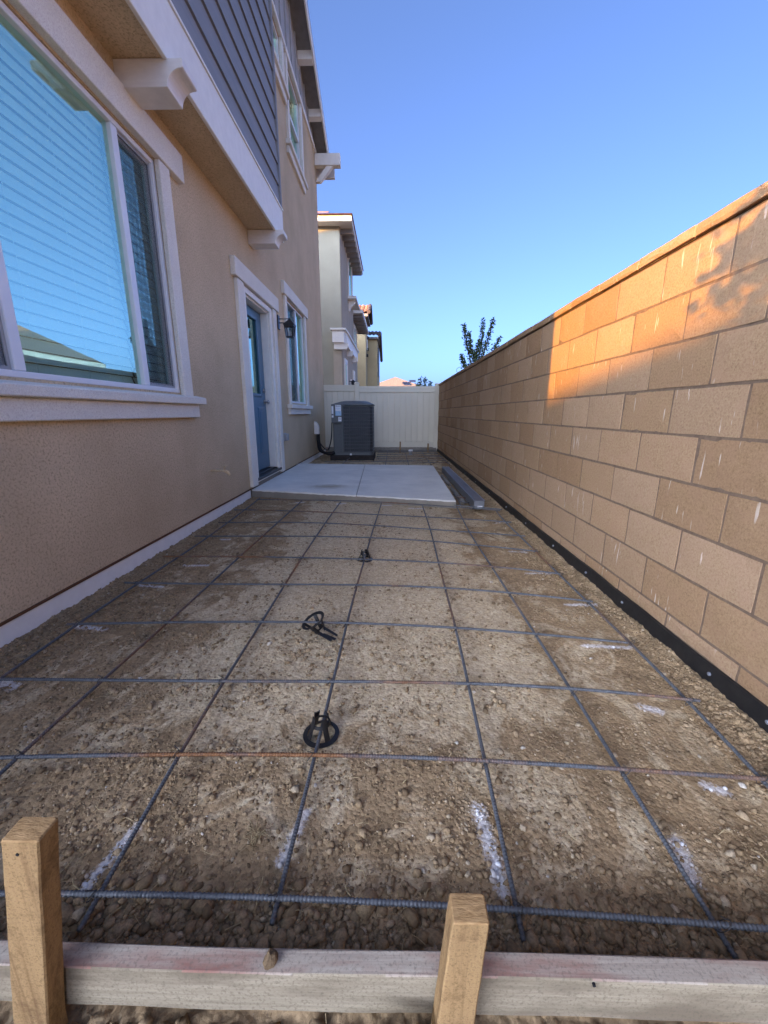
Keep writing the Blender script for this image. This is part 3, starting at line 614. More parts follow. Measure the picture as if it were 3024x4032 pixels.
hb = thing('hose_bib', 'stucco-coloured hose bib sticking out of the wall left of the door', 'tap', (XH, 4.08, 0.49))
mk('pipe', MB().tube([(XH, 4.08, 0.495), (XH + 0.10, 4.10, 0.492), (XH + 0.135, 4.11, 0.485)], 0.012, 10), M['stucco'], hb, smooth=True)
mk('spout', MB().tube([(XH + 0.125, 4.11, 0.49), (XH + 0.155, 4.115, 0.475), (XH + 0.175, 4.12, 0.445)], [.016, .017, .016], 10), M['stucco'], hb, smooth=True)
mk('handle', MB().tube([(XH + 0.125, 4.11, 0.49), (XH + 0.14, 4.105, 0.535)], 0.007, 8).tube([(XH + 0.13, 4.08, 0.53), (XH + 0.14, 4.10, 0.54), (XH + 0.145, 4.135, 0.535)], [.006, .013, .006], 8), M['stucco'], hb, smooth=True)
ot = thing('outdoor_outlet', 'small grey weatherproof outlet box low on the wall past the door', 'outlet', (XH, 6.98, 0.66))
mk('box', B(XH + 0.001, XH + 0.03, 6.93, 7.06, 0.60, 0.735), M['plastic_grey'], ot, bevel=0.006)
mk('cover', B(XH + 0.031, XH + 0.075, 6.945, 7.045, 0.61, 0.725), M['plastic_grey'], ot, bevel=0.012, seg=2)

# ------------------------------------------------------------------ block wall
bw = thing('block_wall', 'tan concrete block wall with flat cap along the right side', 'wall', (XW, 5.5, 0))
CH, CL, ZT = 0.2032, 0.4064, 1.787
def block_mesh(seed, l, h, d):
    r = random.Random(seed); mb = MB(); g = 0.006
    ny_, nz_ = 5, 3; ys_ = [-l / 2 + g + (l - 2 * g) * i / ny_ for i in range(ny_ + 1)]; zs_ = [-h / 2 + g + (h - 2 * g) * i / nz_ for i in range(nz_ + 1)]
    P = {}
    for i, y in enumerate(ys_):
        for j, z in enumerate(zs_):
            e = i in (0, ny_) or j in (0, nz_)
            P[i, j] = (0.0 + (0.0035 if e else 0) + r.uniform(-.0012, .0012), y + r.uniform(-.0016, .0016), z + r.uniform(-.0016, .0016))
    idx = {k: n for n, k in enumerate(P)}; vs = list(P.values()); fs = [(idx[i, j], idx[i, j + 1], idx[i + 1, j + 1], idx[i + 1, j]) for i in range(ny_) for j in range(nz_)]
    loop = [(i, 0) for i in range(ny_)] + [(ny_, j) for j in range(nz_)] + [(i, nz_) for i in range(ny_, 0, -1)] + [(0, j) for j in range(nz_, 0, -1)]
    n0 = len(vs)
    for k in loop: x, y, z = P[k]; vs.append((d, y, z))
    m = len(loop)
    for a in range(m): fs.append((idx[loop[a]], idx[loop[(a + 1) % m]], n0 + (a + 1) % m, n0 + a))
    return mesh_of('block', mb.add(vs, fs), M['block'])
full = [block_mesh(i, CL, CH, 0.05) for i in range(8)]; half = [block_mesh(40 + i, CL, 0.075, 0.05) for i in range(4)]; capm = [block_mesh(60 + i, CL, 0.056, 0.17) for i in range(5)]
rb_ = random.Random(3); rest = MB()
WY1 = 11.62
def addrest(me, x, y, z): rest.add([(v.co.x + x, v.co.y + y, v.co.z + z) for v in me.vertices], [tuple(p.vertices) for p in me.polygons])
for row in range(9):
    y = (1.745 if row % 2 == 0 else 1.542) - CL * 14 + CL / 2; zc = ZT - CH * (row + 0.5) if row < 8 else ZT - CH * 8 - 0.0375
    while y < WY1:
        me = rb_.choice(full if row < 8 else half); x = XW + rb_.uniform(-.0015, .0015)
        if y > 0.55: link('block', me, bw, (x, y, zc))
        else: addrest(me, x, y, zc)
        y += CL
y = 1.96 - CL * 15 + CL / 2
while y < WY1:
    if y > 0.6: link('cap_block', rb_.choice(capm), bw, (XW - 0.016, y, 1.818 + rb_.uniform(-.002, .002)))
    else: addrest(rb_.choice(capm), XW - 0.016, y, 1.818)
    y += CL
WY0 = -4.0
r_ = mk('block_course', rest, M['block'], bw); r_['kind'] = 'stuff'
mk('mortar_core', B(XW + 0.0055, XW + 0.15, WY0, WY1 + 0.2, -0.1, ZT + 0.001).box(XW + 0.0, XW + 0.14, WY0, WY1 + 0.2, 1.7905, 1.838), M['mortar'], bw)
ms = thing('wall_membrane_strip', 'black waterproofing strip screwed along the foot of the block wall', 'strip', (XW, 5.5, 0))
yy = np.linspace(WY0, WY1, 180); mbm = MB(); top = 0.092 + 0.004 * np.sin(yy * 3.1) + 0.002 * np.sin(yy * 11)
vs = [(XW - 0.008 - 0.002 * math.sin(y * 5), y, -0.06) for y in yy] + [(XW - 0.010 - 0.0015 * math.sin(y * 4), y, t) for y, t in zip(yy, top)] + [(XW + 0.004, y, t + 0.001) for y, t in zip(yy, top)]
n = len(yy); mbm.add(vs, [(k * n + i, k * n + i + 1, (k + 1) * n + i + 1, (k + 1) * n + i) for k in range(2) for i in range(n - 1)])
mk('membrane', mbm, M['membrane'], ms)
for y in (1.02, 1.18, 1.44, 2.07, 2.50, 3.05, 3.72, 4.4, 5.2, 6.1, 7.0):
    mk('screw', MB().tube([(XW - 0.006, y, 0.052), (XW - 0.0145, y, 0.052), (XW - 0.017, y, 0.052)], [.0075, .0075, .004], 12), M['zinc'], ms)

# ------------------------------------------------------------------ patio slab
TL, TR, BR_, BL_ = (XH + 0.006, 5.20), (0.745, 4.56), (0.80, 7.77), (XH + 0.006, 8.03)
ZS = 0.088
sl = MB()
def lerp(a, b, t): return (a[0] + (b[0] - a[0]) * t, a[1] + (b[1] - a[1]) * t)
m0, m1 = lerp(TL, TR, 0.545), lerp(BL_, BR_, 0.50)
def sheet(a, b, c, d): sl.hexa([(p[0], p[1], -0.05) for p in (a, b, c, d)], [(p[0], p[1], ZS) for p in (a, b, c, d)])
g = 0.004
sheet(TL, (m0[0] - g, m0[1]), (m1[0] - g, m1[1]), BL_); sheet((m0[0] + g, m0[1]), TR, BR_, (m1[0] + g, m1[1]))
so = mk('patio_slab', sl, M['slab'], origin=(0, 0, 0), bevel=0.007, seg=2); struct(so, 'pale grey concrete patio slab outside the back door')
mk('control_joint', MB().hexa([(m0[0] - g, m0[1] + .004, -0.05), (m0[0] + g, m0[1] + .004, -0.05), (m1[0] + g, m1[1], -0.05), (m1[0] - g, m1[1], -0.05)], [(m0[0] - g, m0[1] + .004, ZS - 0.012), (m0[0] + g, m0[1] + .004, ZS - 0.012), (m1[0] + g, m1[1], ZS - 0.012), (m1[0] - g, m1[1], ZS - 0.012)]), M['slab_edge'], so)
ef = MB(); NN = 60
for i in range(NN + 1):
    x, y = lerp(TL, TR, i / NN); d = 0.004 + 0.005 * random.random(); ef.v += [(x, y - 0.003, ZS - 0.014 - 0.008 * random.random()), (x, y - d, 0.03), (x, y - d - 0.006 * random.random(), -0.05)]
ef.f = [(i * 3 + k, i * 3 + 3 + k, i * 3 + 4 + k, i * 3 + 1 + k) for i in range(NN) for k in range(2)]
mk('slab_edge', ef, M['slab_edge'], so)

# ------------------------------------------------------------------ fence
FY = 11.62
fe = thing('vinyl_fence', 'almond vinyl privacy fence closing the end of the yard', 'fence', (0, FY, 0))
def fence_run(x0, x1, zt):
    mk('top_rail', B(x0, x1, FY - 0.035, FY + 0.035, zt - 0.165, zt), M['fence'], fe, bevel=0.005)
    mk('rail_lip', B(x0, x1, FY - 0.042, FY - 0.0355, zt - 0.062, zt - 0.055), M['fence'], fe)
    mk('bottom_rail', B(x0, x1, FY - 0.035, FY + 0.035, 0.12, 0.275), M['fence'], fe, bevel=0.005)
    n = max(1, round((x1 - x0) / 0.16)); w = (x1 - x0) / n; pm = mesh_of('fence_plank', MB().box(-w / 2 + 0.0002, w / 2 - 0.0002, -0.011, 0.011, 0.276, zt - 0.166), M['fence'])
    bmx = None
    for i in range(n):
        p = link('fence_plank', pm, fe, (x0 + w * (i + 0.5), FY, 0)); b = p.modifiers.new('bevel', 'BEVEL'); b.width = 0.009; b.segments = 1
fence_run(-2.9, -1.035, 1.82); fence_run(-0.905, 1.20, 1.785)
for x, z in ((-0.97, 1.86), (1.245, 1.83)):
    p = mk('post', B(x - 0.063, x + 0.063, FY - 0.063, FY + 0.063, -0.05, z), M['fence'], fe, bevel=0.006)
    mk('post_cap', MB().hexa([(x - .072, FY - .072, z + .0005), (x + .072, FY - .072, z + .0005), (x + .072, FY + .072, z + .0005), (x - .072, FY + .072, z + .0005)], [(x - .05, FY - .05, z + .03), (x + .05, FY - .05, z + .03), (x + .05, FY + .05, z + .03), (x - .05, FY + .05, z + .03)]), M['fence'], p)
cb = MB(); NN = 70; pr = [(0.0, -0.06), (-0.01, 0.06), (0.02, 0.115), (0.15, 0.12), (0.22, -0.06)]
for i in range(NN + 1):
    x = -1.8 + 3.05 * i / NN
    for u, w in pr: cb.v.append((x, 11.40 + u + random.uniform(-.012, .012), w + random.uniform(-.014, .01)))
q = len(pr); cb.f = [(i * q + k, (i + 1) * q + k, (i + 1) * q + k + 1, i * q + k + 1) for i in range(NN) for k in range(q - 1)]
tag(mk('fence_footing', cb, M['curb'], origin=(0, 11.5, 0)), 'rough grey concrete footing under the vinyl fence', 'footing')
for x, h, lb in ((0.235, 0.30, 'thin brown wooden stake at the fence foot, left of the other'), (1.01, 0.25, 'short brown wooden stake at the fence foot near the block wall')):
    s = tag(mk('thin_stake', MB().hexa([(x - .02, 11.33, -.05), (x + .02, 11.33, -.05), (x + .02, 11.355, -.05), (x - .02, 11.355, -.05)], [(x - .018, 11.335, h), (x + .022, 11.335, h - .006), (x + .022, 11.36, h - .006), (x - .018, 11.36, h)]), M['stake_wood'], origin=(x, 11.34, 0)), lb, 'stake', 'thin stakes by the fence')
pc = thing('pipe_cap', 'white plastic drain pipe cap poking out of the soil by the fence', 'pipe cap', (0.50, 10.75, 0))
mk('pipe', MB().lathe([(0.045, -0.1), (0.045, 0.055)], (0.50, 10.75, 0.02), 18), M['plastic_grey'], pc, smooth=True)
mk('cap', MB().lathe([(0.056, 0.05), (0.058, 0.055), (0.058, 0.10), (0.05, 0.108), (0.0, 0.108)], (0.50, 10.75, 0.02), 18), M['pvc'], pc)

# ------------------------------------------------------------------ air conditioner
AY = 9.40
tag(mk('condenser_pad', B(-1.43, -0.41, AY - 0.03, AY + 0.95, -0.03, 0.115), M['pad'], origin=(-0.92, AY, 0), bevel=0.012, seg=2), 'dark plastic pad under the air conditioner', 'pad')
ac = thing('air_conditioner', 'grey air conditioner condenser with wire grille near the fence', 'air conditioner', (-0.9, AY + 0.4, 0.116))
Z0, Z1 = 0.135, 1.235
def rrect(x0, x1, y0, y1, r, n=5):
    p = []
    for cx_, cy_, a in ((x1 - r, y1 - r, 0), (x0 + r, y1 - r, 90), (x0 + r, y0 + r, 180), (x1 - r, y0 + r, 270)):
        for k in range(n + 1): t = rad(a + 90 * k / n); p.append((cx_ + r * math.cos(t), cy_ + r * math.sin(t)))
    return p
mk('base_pan', MB().prism(rrect(-1.36, -0.43, AY, AY + 0.86, 0.09), 0.116, 0.185, 'Z'), M['ac_case'], ac)
mk('coil', MB().prism(rrect(-1.32, -0.452, AY + 0.022, AY + 0.84, 0.08), 0.1855, Z1 - 0.02, 'Z'), M['ac_coil'], ac)
mk('corner_post', B(-1.145, -1.10, AY - 0.004, AY + 0.04, 0.1855, Z1 - 0.001), M['ac_case'], ac, bevel=0.008)
mk('corner_panel', MB().prism([(-1.36, AY + 0.10), (-1.33, AY + 0.012), (-1.146, AY + 0.006), (-1.146, AY + 0.05), (-1.30, AY + 0.10)], 0.1855, Z1 - 0.001, 'Z'), M['ac_case'], ac)
sb = mk('service_panel', B(-1.372, -1.118, AY - 0.055, AY + 0.004, 0.845, 1.262), M['ac_case'], ac, bevel=0.012, seg=2)
mk('disconnect_strip', B(-1.362, -1.318, AY - 0.060, AY - 0.0555, 0.97, 1.22), M['paper'], ac)
mk('disconnect_switch', B(-1.358, -1.322, AY - 0.066, AY - 0.0605, 1.02, 1.045), M['ink'], ac)
lb1 = mk('paper_label', B(-1.275, -1.146, AY - 0.0585, AY - 0.0555, 1.115, 1.245), M['paper'], sb)
lb2 = mk('paper_label', B(-1.275, -1.142, AY - 0.0585, AY - 0.0555, 1.01, 1.113), M['label_blue'], sb)
mk('paper_label', B(-1.215, -1.140, AY - 0.0585, AY - 0.0555, 0.885, 0.98), M['paper'], sb)
fc = bpy.data.curves.new('lettering', 'FONT'); fc.body = 'Bryant'; fc.size = 0.040; fc.align_x = 'CENTER'; fc.extrude = 0.0004
to = bpy.data.objects.new('tmp', fc); COL.objects.link(to); dg = bpy.context.evaluated_depsgraph_get()
tm = bpy.data.meshes.new_from_object(to.evaluated_get(dg)); bpy.data.objects.remove(to)
tm.transform(Matrix.Translation((-1.21, AY - 0.0592, 1.208)) @ Matrix.Rotation(rad(90), 4, 'X')); tm.transform(Matrix.Translation([-c for c in WO[sb]]))
tm.materials.clear(); tm.materials.append(M['ink']); link('lettering', tm, sb, WO[sb])
mk('print_lines', MB().box(-1.26, -1.16, AY - 0.0592, AY - 0.0586, 1.178, 1.183).box(-1.265, -1.155, AY - 0.0592, AY - 0.0586, 1.163, 1.168).box(-1.25, -1.17, AY - 0.0592, AY - 0.0586, 1.148, 1.153), M['label_blue'], lb1)
mk('print_lines', MB().box(-1.205, -1.15, AY - 0.0592, AY - 0.0586, 0.955, 0.959).box(-1.205, -1.15, AY - 0.0592, AY - 0.0586, 0.94, 0.944).box(-1.205, -1.15, AY - 0.0592, AY - 0.0586, 0.925, 0.929), M['ac_wire'], sb)
wr = MB(); pts = [(x, y) for x, y in rrect(-1.32, -0.436, AY + 0.006, AY + 0.85, 0.085, 6)]
ring = pts + [pts[0]]
for z in np.linspace(0.20, Z1 - 0.02, 14): wr.tube([(x, y, z) for x, y in ring], 0.0042, 4, False)
for x in np.arange(-1.09, -0.51, 0.044): wr.tube([(x, AY + 0.009, 0.19), (x, AY + 0.009, Z1 - 0.01)], 0.0010, 3, False)
for y in np.arange(AY + 0.1, AY + 0.8, 0.03): wr.tube([(-0.438, y, 0.19), (-0.438, y, Z1 - 0.01)], 0.0014, 3, False)
mk('wire_grille', wr, M['ac_wire'], ac)
for x in (-0.965, -0.515): mk('grille_stay', MB().tube([(x, AY + 0.003, 0.186), (x, AY + 0.003, Z1)], 0.0045, 6), M['ac_case'], ac)
tp = MB(); a0, a1, a2 = rrect(-1.37, -0.42, AY - 0.01, AY + 0.87, 0.10), rrect(-1.20, -0.56, AY + 0.12, AY + 0.74, 0.28), rrect(-1.16, -0.60, AY + 0.16, AY + 0.70, 0.26)
L = [[(x, y, Z1) for x, y in a0], [(x, y, Z1 + 0.028) for x, y in a0], [(x, y, Z1 + 0.095) for x, y in a1], [(x, y, Z1 + 0.10) for x, y in a2]]
n = len(a0); tp.v = [p for l in L for p in l]; tp.f = [(i * n + k, i * n + (k + 1) % n, (i + 1) * n + (k + 1) % n, (i + 1) * n + k) for i in range(3) for k in range(n)] + [tuple(range(n - 1, -1, -1))]
lid = mk('lid', tp, M['ac_case'], ac)
fg = MB()
for r in np.arange(0.05, 0.29, 0.03): fg.tube([(-0.88 + r * math.cos(t), AY + 0.43 + r * 0.95 * math.sin(t), Z1 + 0.102) for t in np.linspace(0, 2 * math.pi, 25)], 0.003, 4, False)
mk('fan_guard', fg, M['ac_wire'], lid)
mk('fan_motor', MB().lathe([(0.0, 0.10), (0.08, 0.10), (0.09, 0.07), (0.09, 0.03)], (-0.88, AY + 0.43, Z1), 16), M['plastic_black'], lid)
mk('paper_tag', B(-0.968, -0.925, AY - 0.014, AY - 0.011, 0.07, 0.155), M['paper'], ac)

ls = thing('refrigerant_lines', 'black insulated pipes running from the house wall to the air conditioner', 'pipes', (XH, 9.9, 0))
mk('wall_cover', MB().prism([(XH + 0.001, 0.58), (XH + 0.115, 0.58), (XH + 0.115, 0.74), (XH + 0.085, 0.82), (XH + 0.03, 0.87), (XH + 0.001, 0.87)], 9.75, 9.87, 'Y'), M['paint_cream'], ls, bevel=0.006)
def sm(pts, n=8):
    P = [Vector(p) for p in pts]; P = [P[0] * 2 - P[1]] + P + [P[-1] * 2 - P[-2]]; out = []
    for i in range(1, len(P) - 2):
        for k in range(n):
            t = k / n; out.append(0.5 * ((2 * P[i]) + (-P[i - 1] + P[i + 1]) * t + (2 * P[i - 1] - 5 * P[i] + 4 * P[i + 1] - P[i + 2]) * t * t + (-P[i - 1] + 3 * P[i] - 3 * P[i + 1] + P[i + 2]) * t ** 3))
    return out + [P[-2]]
mk('insulated_pipe', MB().tube(sm([(XH + 0.07, 9.81, 0.58), (XH + 0.085, 9.78, 0.38), (XH + 0.14, 9.62, 0.22), (XH + 0.30, 9.46, 0.16), (-1.40, 9.42, 0.16), (-1.33, 9.43, 0.18)]), 0.036, 10), M['insul'], ls, smooth=True)
mk('insulated_pipe', MB().tube(sm([(XH + 0.10, 9.80, 0.58), (XH + 0.12, 9.74, 0.40), (XH + 0.18, 9.60, 0.24), (XH + 0.35, 9.40, 0.14), (-1.36, 9.38, 0.15)]), 0.022, 8), M['insul'], ls, smooth=True)
mk('electric_whip', MB().tube(sm([(XH + 0.05, 9.82, 0.50), (XH + 0.16, 9.70, 0.34), (XH + 0.30, 9.52, 0.24), (-1.46, 9.40, 0.27), (-1.385, 9.36, 0.52), (-1.36, 9.355, 0.86)]), 0.014, 8), M['insul'], ls, smooth=True)

# ------------------------------------------------------------------ metal channel and bits beside the slab
bm = thing('metal_beam', 'long grey galvanised metal box beam lying between slab and block wall', 'beam', (0.97, 5.8, 0))
def bq(t): return lerp((0.965, 4.38), (0.965, 7.28), t)
mk('body', MB().hexa([(0.912, 4.36, 0.03), (1.028, 4.36, 0.03), (1.022, 7.28, 0.03), (0.908, 7.28, 0.03)], [(0.912, 4.36, 0.13), (1.028, 4.36, 0.13), (1.022, 7.28, 0.13), (0.908, 7.28, 0.13)]), M['galv'], bm, bevel=0.006, seg=2)
mk('edge_lip', MB().hexa([(1.020, 4.362, 0.1305), (1.030, 4.362, 0.1305), (1.024, 7.27, 0.1305), (1.014, 7.27, 0.1305)], [(1.020, 4.362, 0.1345), (1.030, 4.362, 0.1345), (1.024, 7.27, 0.1345), (1.014, 7.27, 0.1345)]), M['zinc'], bm)
mk('sticker', B(0.95, 1.005, 4.3565, 4.359, 0.048, 0.071), M['paper'], bm)
for (x0, x1, y0, y1, h, lb) in ((0.845, 0.90, 5.95, 7.0, 0.035, 'long pale concrete spill beside the metal beam, farther piece'), (0.84, 0.905, 4.75, 5.75, 0.03, 'pale concrete spill beside the metal beam, nearer piece')):
    mb = MB(); n = 24
    for i in range(n + 1):
        y = y0 + (y1 - y0) * i / n; a = random.uniform(-.012, .012); e = min(1, 6 * min(i, n - i) / n + 0.15)
        for u, w in ((0, -0.03), (0.004, h * 0.7), (0.02, h), (0.7, h * 1.05), (1, h * 0.6), (1.02, -0.03)): mb.v.append((x0 + a + (x1 - x0) * (0.5 + (u - 0.5) * e), y, w + (random.uniform(-.005, .005) if w > 0 else 0)))
    mb.f = [(i * 6 + k, (i + 1) * 6 + k, (i + 1) * 6 + k + 1, i * 6 + k + 1) for i in range(n) for k in range(5)]
    tag(mk('concrete_spill', mb, M['curb'], origin=((x0 + x1) / 2, (y0 + y1) / 2, 0)), lb, 'concrete', 'concrete spills by the beam')

# ------------------------------------------------------------------ rebar
def fitpoly(pts, deg, axis):
    p = np.array(pts); c = np.polyfit(p[:, axis], p[:, 1 - axis], deg); return c, p[:, axis].min(), p[:, axis].max()
def rebar(pts, r, z, label, rust, group, ribs=True, tie_x=None, dz=None):
    """a ribbed bar through world points on the ground plan; pts list of (x, y)"""
    p = np.array(pts); seg = np.hypot(*np.diff(p, axis=0).T); s = np.r_[0, np.cumsum(seg)]; Ltot = s[-1]
    if ribs:
        pitch = 0.0085; n = int(Ltot / pitch); ss = []; rr = []
        for i in range(n):
            ss += [i * pitch, i * pitch + 0.0030, i * pitch + 0.0042, i * pitch + 0.0066]; rr += [r * 0.93, r * 0.93, r * 1.12, r * 1.12]
    else: ss = list(np.linspace(0, Ltot, 24)); rr = [r] * 24
    ss = np.array(ss); xs_ = np.interp(ss, s, p[:, 0]); ys_ = np.interp(ss, s, p[:, 1]); ph = random.random() * 6
    xs_ = xs_ + 0.0035 * np.sin(ss * 3.1 + ph * 2) * np.sin(ss * 0.9 + ph); ys_ = ys_ + 0.0035 * np.sin(ss * 2.7 + ph * 3); zs_ = z + 0.006 * np.sin(ss * 2.3 + ph) + (0 if dz is None else np.interp(ss / Ltot, [0, 1], dz))
    mid = (float(np.mean(xs_)), float(np.mean(ys_)), z)
    o = tag(mk('rebar', MB().tube(list(zip(xs_, ys_, zs_)), rr, 8), M['rebar'], origin=mid, smooth=True), label, 'rebar', group)
    o['rust'] = rust; return o
def curve_pts(pts, deg, axis, lo=None, hi=None, n=24):
    c, a, b = fitpoly(pts, deg, axis); a = a if lo is None else lo; b = b if hi is None else hi
    t = np.linspace(a, b, n); w = np.polyval(c, t); return list(zip(t, w)) if axis == 0 else list(zip(w, t))
CROSS = [
 ([(-0.728, 0.64), (-0.256, 0.641), (0.132, 0.637), (0.275, 0.63), (0.693, 0.615), (0.767, 0.61)], -1.25, 1.12, 0.06),
 ([(-1.201, 0.998), (-0.664, 1.014), (-0.243, 1.019), (0.29, 0.998), (0.696, 0.977), (1.081, 0.962)], -1.5, 1.15, 0.21),
 ([(-1.54, 1.35), (-1.148, 1.358), (-0.668, 1.372), (-0.232, 1.372), (0.308, 1.359), (0.692, 1.324), (1.134, 1.279)], -1.63, 1.134, 0.08),
 ([(-1.619, 1.787), (-1.139, 1.806), (-0.668, 1.815), (-0.222, 1.816), (0.324, 1.772), (0.691, 1.734), (1.1, 1.671)], None, None, 0.10),
 ([(-1.647, 2.279), (-1.571, 2.287), (-0.672, 2.288), (-0.214, 2.271), (0.328, 2.222), (0.71, 2.175), (1.13, 2.078)], None, None, 0.08),
 ([(-1.658, 2.736), (-0.662, 2.746), (-0.201, 2.745), (0.341, 2.665), (0.692, 2.581), (1.015, 2.493)], None, 1.1, 0.12),
 ([(-1.676, 3.268), (-1.104, 3.262), (-0.642, 3.264), (-0.187, 3.234), (0.346, 3.128), (0.701, 3.037), (1.013, 2.967)], None, 1.12, 0.06),
 ([(-1.661, 3.704), (-1.097, 3.685), (-0.646, 3.67), (-0.155, 3.606), (0.358, 3.53), (0.709, 3.414), (1.089, 3.332)], None, 1.14, 0.08),
 ([(-1.697, 4.189), (-1.095, 4.168), (-0.144, 4.047), (0.351, 3.951), (0.704, 3.86), (1.125, 3.74)], None, 1.15, 0.12),
 ([(-1.648, 4.776), (-0.624, 4.668), (-0.131, 4.626), (0.353, 4.478), (0.752, 4.431), (1.16, 4.252)], None, 1.18, 0.10)]
LONG = [
 ([(-1.548, 1.359), (-1.569, 1.783), (-1.578, 2.28), (-1.565, 2.708), (-1.573, 3.216), (-1.586, 3.701), (-1.64, 4.898)], 0.9, 4.9, 0.05),
 ([(-1.133, 0.927), (-1.142, 0.997), (-1.148, 1.358), (-1.139, 1.806), (-1.121, 2.284), (-1.121, 2.74), (-1.103, 3.257), (-1.095, 3.685), (-1.095, 4.168), (-1.089, 4.759)], 0.62, 4.80, 0.08),
 ([(-0.645, 0.594), (-0.644, 0.637), (-0.659, 1.015), (-0.667, 1.369), (-0.668, 1.815), (-0.67, 2.301), (-0.657, 2.743), (-0.641, 3.259), (-0.648, 3.686), (-0.609, 4.653)], 0.594, 4.70, 0.09),
 ([(-0.249, 0.614), (-0.247, 0.643), (-0.243, 1.018), (-0.232, 1.369), (-0.222, 1.816), (-0.209, 2.271), (-0.201, 2.745), (-0.187, 3.234), (-0.155, 3.606), (-0.144, 4.047), (-0.124, 4.576)], 0.614, 4.60, 0.07),
 ([(0.274, 0.627), (0.289, 0.995), (0.308, 1.359), (0.32, 1.777), (0.328, 2.222), (0.341, 2.665), (0.346, 3.124), (0.358, 3.53), (0.351, 3.951), (0.353, 4.478)], 0.60, 4.52, 0.08),
 ([(0.689, 0.576), (0.693, 0.615), (0.699, 0.977), (0.692, 1.324), (0.691, 1.734), (0.71, 2.175), (0.692, 2.581), (0.7, 3.032), (0.709, 3.414), (0.704, 3.86), (0.732, 4.385)], 0.576, 4.42, 0.08),
 ([(1.072, 0.951), (1.097, 1.274), (1.1, 1.671), (1.124, 2.067), (1.095, 2.542), (1.111, 3.739), (1.134, 4.21)], 0.75, 4.25, 0.10)]
ORD = ['first', 'second', 'third', 'fourth', 'fifth', 'sixth', 'seventh', 'eighth', 'ninth', 'tenth']
crossbars, cpolys, lpolys = [], [], []
ZL, ZC, RB = 0.040, 0.0515, 0.0058
for i, (pts, lo, hi, ru) in enumerate(CROSS):
    cp = curve_pts(pts, 3 if len(pts) > 5 else 2, 0, lo, hi); cpolys.append(cp)
    lb = ['nearest crosswise ribbed rebar just behind the form board', 'rust-orange crosswise rebar, second row from the form board'][i] if i < 2 else ('crosswise rebar lying against the patio slab edge' if i == 9 else f'crosswise rebar, {ORD[i]} row counting from the form board')
    crossbars.append(rebar(cp, RB, ZC, lb, ru, 'crosswise rebars of the near grid'))
for i, (pts, lo, hi, ru) in enumerate(LONG):
    lp = curve_pts(pts, 3, 1, lo, hi); lpolys.append(lp)
    lb = ['lengthwise rebar nearest the house wall', 'lengthwise rebar, second from the house wall', 'lengthwise rebar, third from the house, its near end behind the left stake', 'lengthwise rebar running over the upright black chair', 'lengthwise rebar in line with the right wooden stake', 'lengthwise rebar, second from the block wall', 'lengthwise rebar nearest the block wall'][i]
    rebar(lp, RB, ZL, lb, ru, 'lengthwise rebars of the near grid', dz=(-0.018, 0) if i in (2, 3, 4, 5) else None)
M['tie'] = simple('tie_wire', (0.02, 0.02, 0.022), (0.03, 0.026, 0.024), 30, 0.5, 0.4)
for ci, cp in enumerate(cpolys):           # wire ties at the crossings, fixed to the crosswise bar
    for lp in lpolys:
        c_ = np.array(cp); l_ = np.array(lp); d = np.hypot(c_[:, None, 0] - l_[None, :, 0], c_[:, None, 1] - l_[None, :, 1]); k = np.unravel_index(d.argmin(), d.shape)
        if d.min() > 0.11 or ci > 6: continue
        lx = float(np.interp(c_[k[0], 1], l_[:, 1], l_[:, 0])); ly = float(np.interp(lx, c_[:, 0], c_[:, 1]))
        t_ = [(lx + 0.0125 * math.cos(a) * 0.8 - 0.004, ly + 0.012 * math.sin(a) * 0.9, (ZL + ZC) / 2 + 0.0165 * math.cos(a + 0.4)) for a in np.linspace(0, 6.9, 14)]
        t_ += [(lx - 0.012, ly + random.uniform(-.012, .012), ZC + 0.016)]
        mk('wire_tie', MB().tube(t_, 0.0013, 5), M['tie'], crossbars[ci])
# farther grid beyond the slab
for i, y in enumerate((8.35, 8.7, 9.05, 9.4, 9.8, 10.2, 10.6, 11.0)):
    rebar([(-0.35 if y > 8.5 else -1.4, y + 0.04), (0.4, y), (1.17, y - 0.05)], 0.0078, 0.085, f'crosswise rebar beyond the slab, {ORD[i]} row from the slab', 0.1, 'crosswise rebars beyond the slab', False)
for i, (x, lb) in enumerate(((-0.98, 'short rebar in front of the air conditioner pad'), (-0.12, 'lengthwise rebar beyond the slab, nearest the air conditioner'), (0.34, 'lengthwise rebar beyond the slab, left of the pipe cap'), (0.78, 'lengthwise rebar beyond the slab, right of the pipe cap'), (1.15, 'lengthwise rebar beyond the slab, beside the block wall'))):
    rebar([(x, 7.95), (x + 0.01, 9.3 if i == 0 else 11.1)], 0.0078, 0.072, lb, 0.12, 'lengthwise rebars beyond the slab', False)
for pts, z, lb in (([(0.70, 4.40), (1.19, 4.22)], 0.065, 'short lapped rebar under the near end of the metal beam'), ([(0.80, 5.12), (0.89, 5.06)], 0.05, 'short rebar stub across the concrete spill, farther one'), ([(0.81, 4.93), (0.92, 4.86)], 0.05, 'short rebar stub across the concrete spill, nearer one'), ([(0.80, 4.70), (0.95, 4.58)], 0.045, 'short rebar offcut at the slab corner beside the beam'), ([(0.80, 4.55), (0.87, 5.9)], 0.035, 'thin rebar lying lengthwise between the slab and the beam')):
    rebar(pts, 0.0058, z, lb, 0.1, 'loose rebar pieces beside the slab', False)

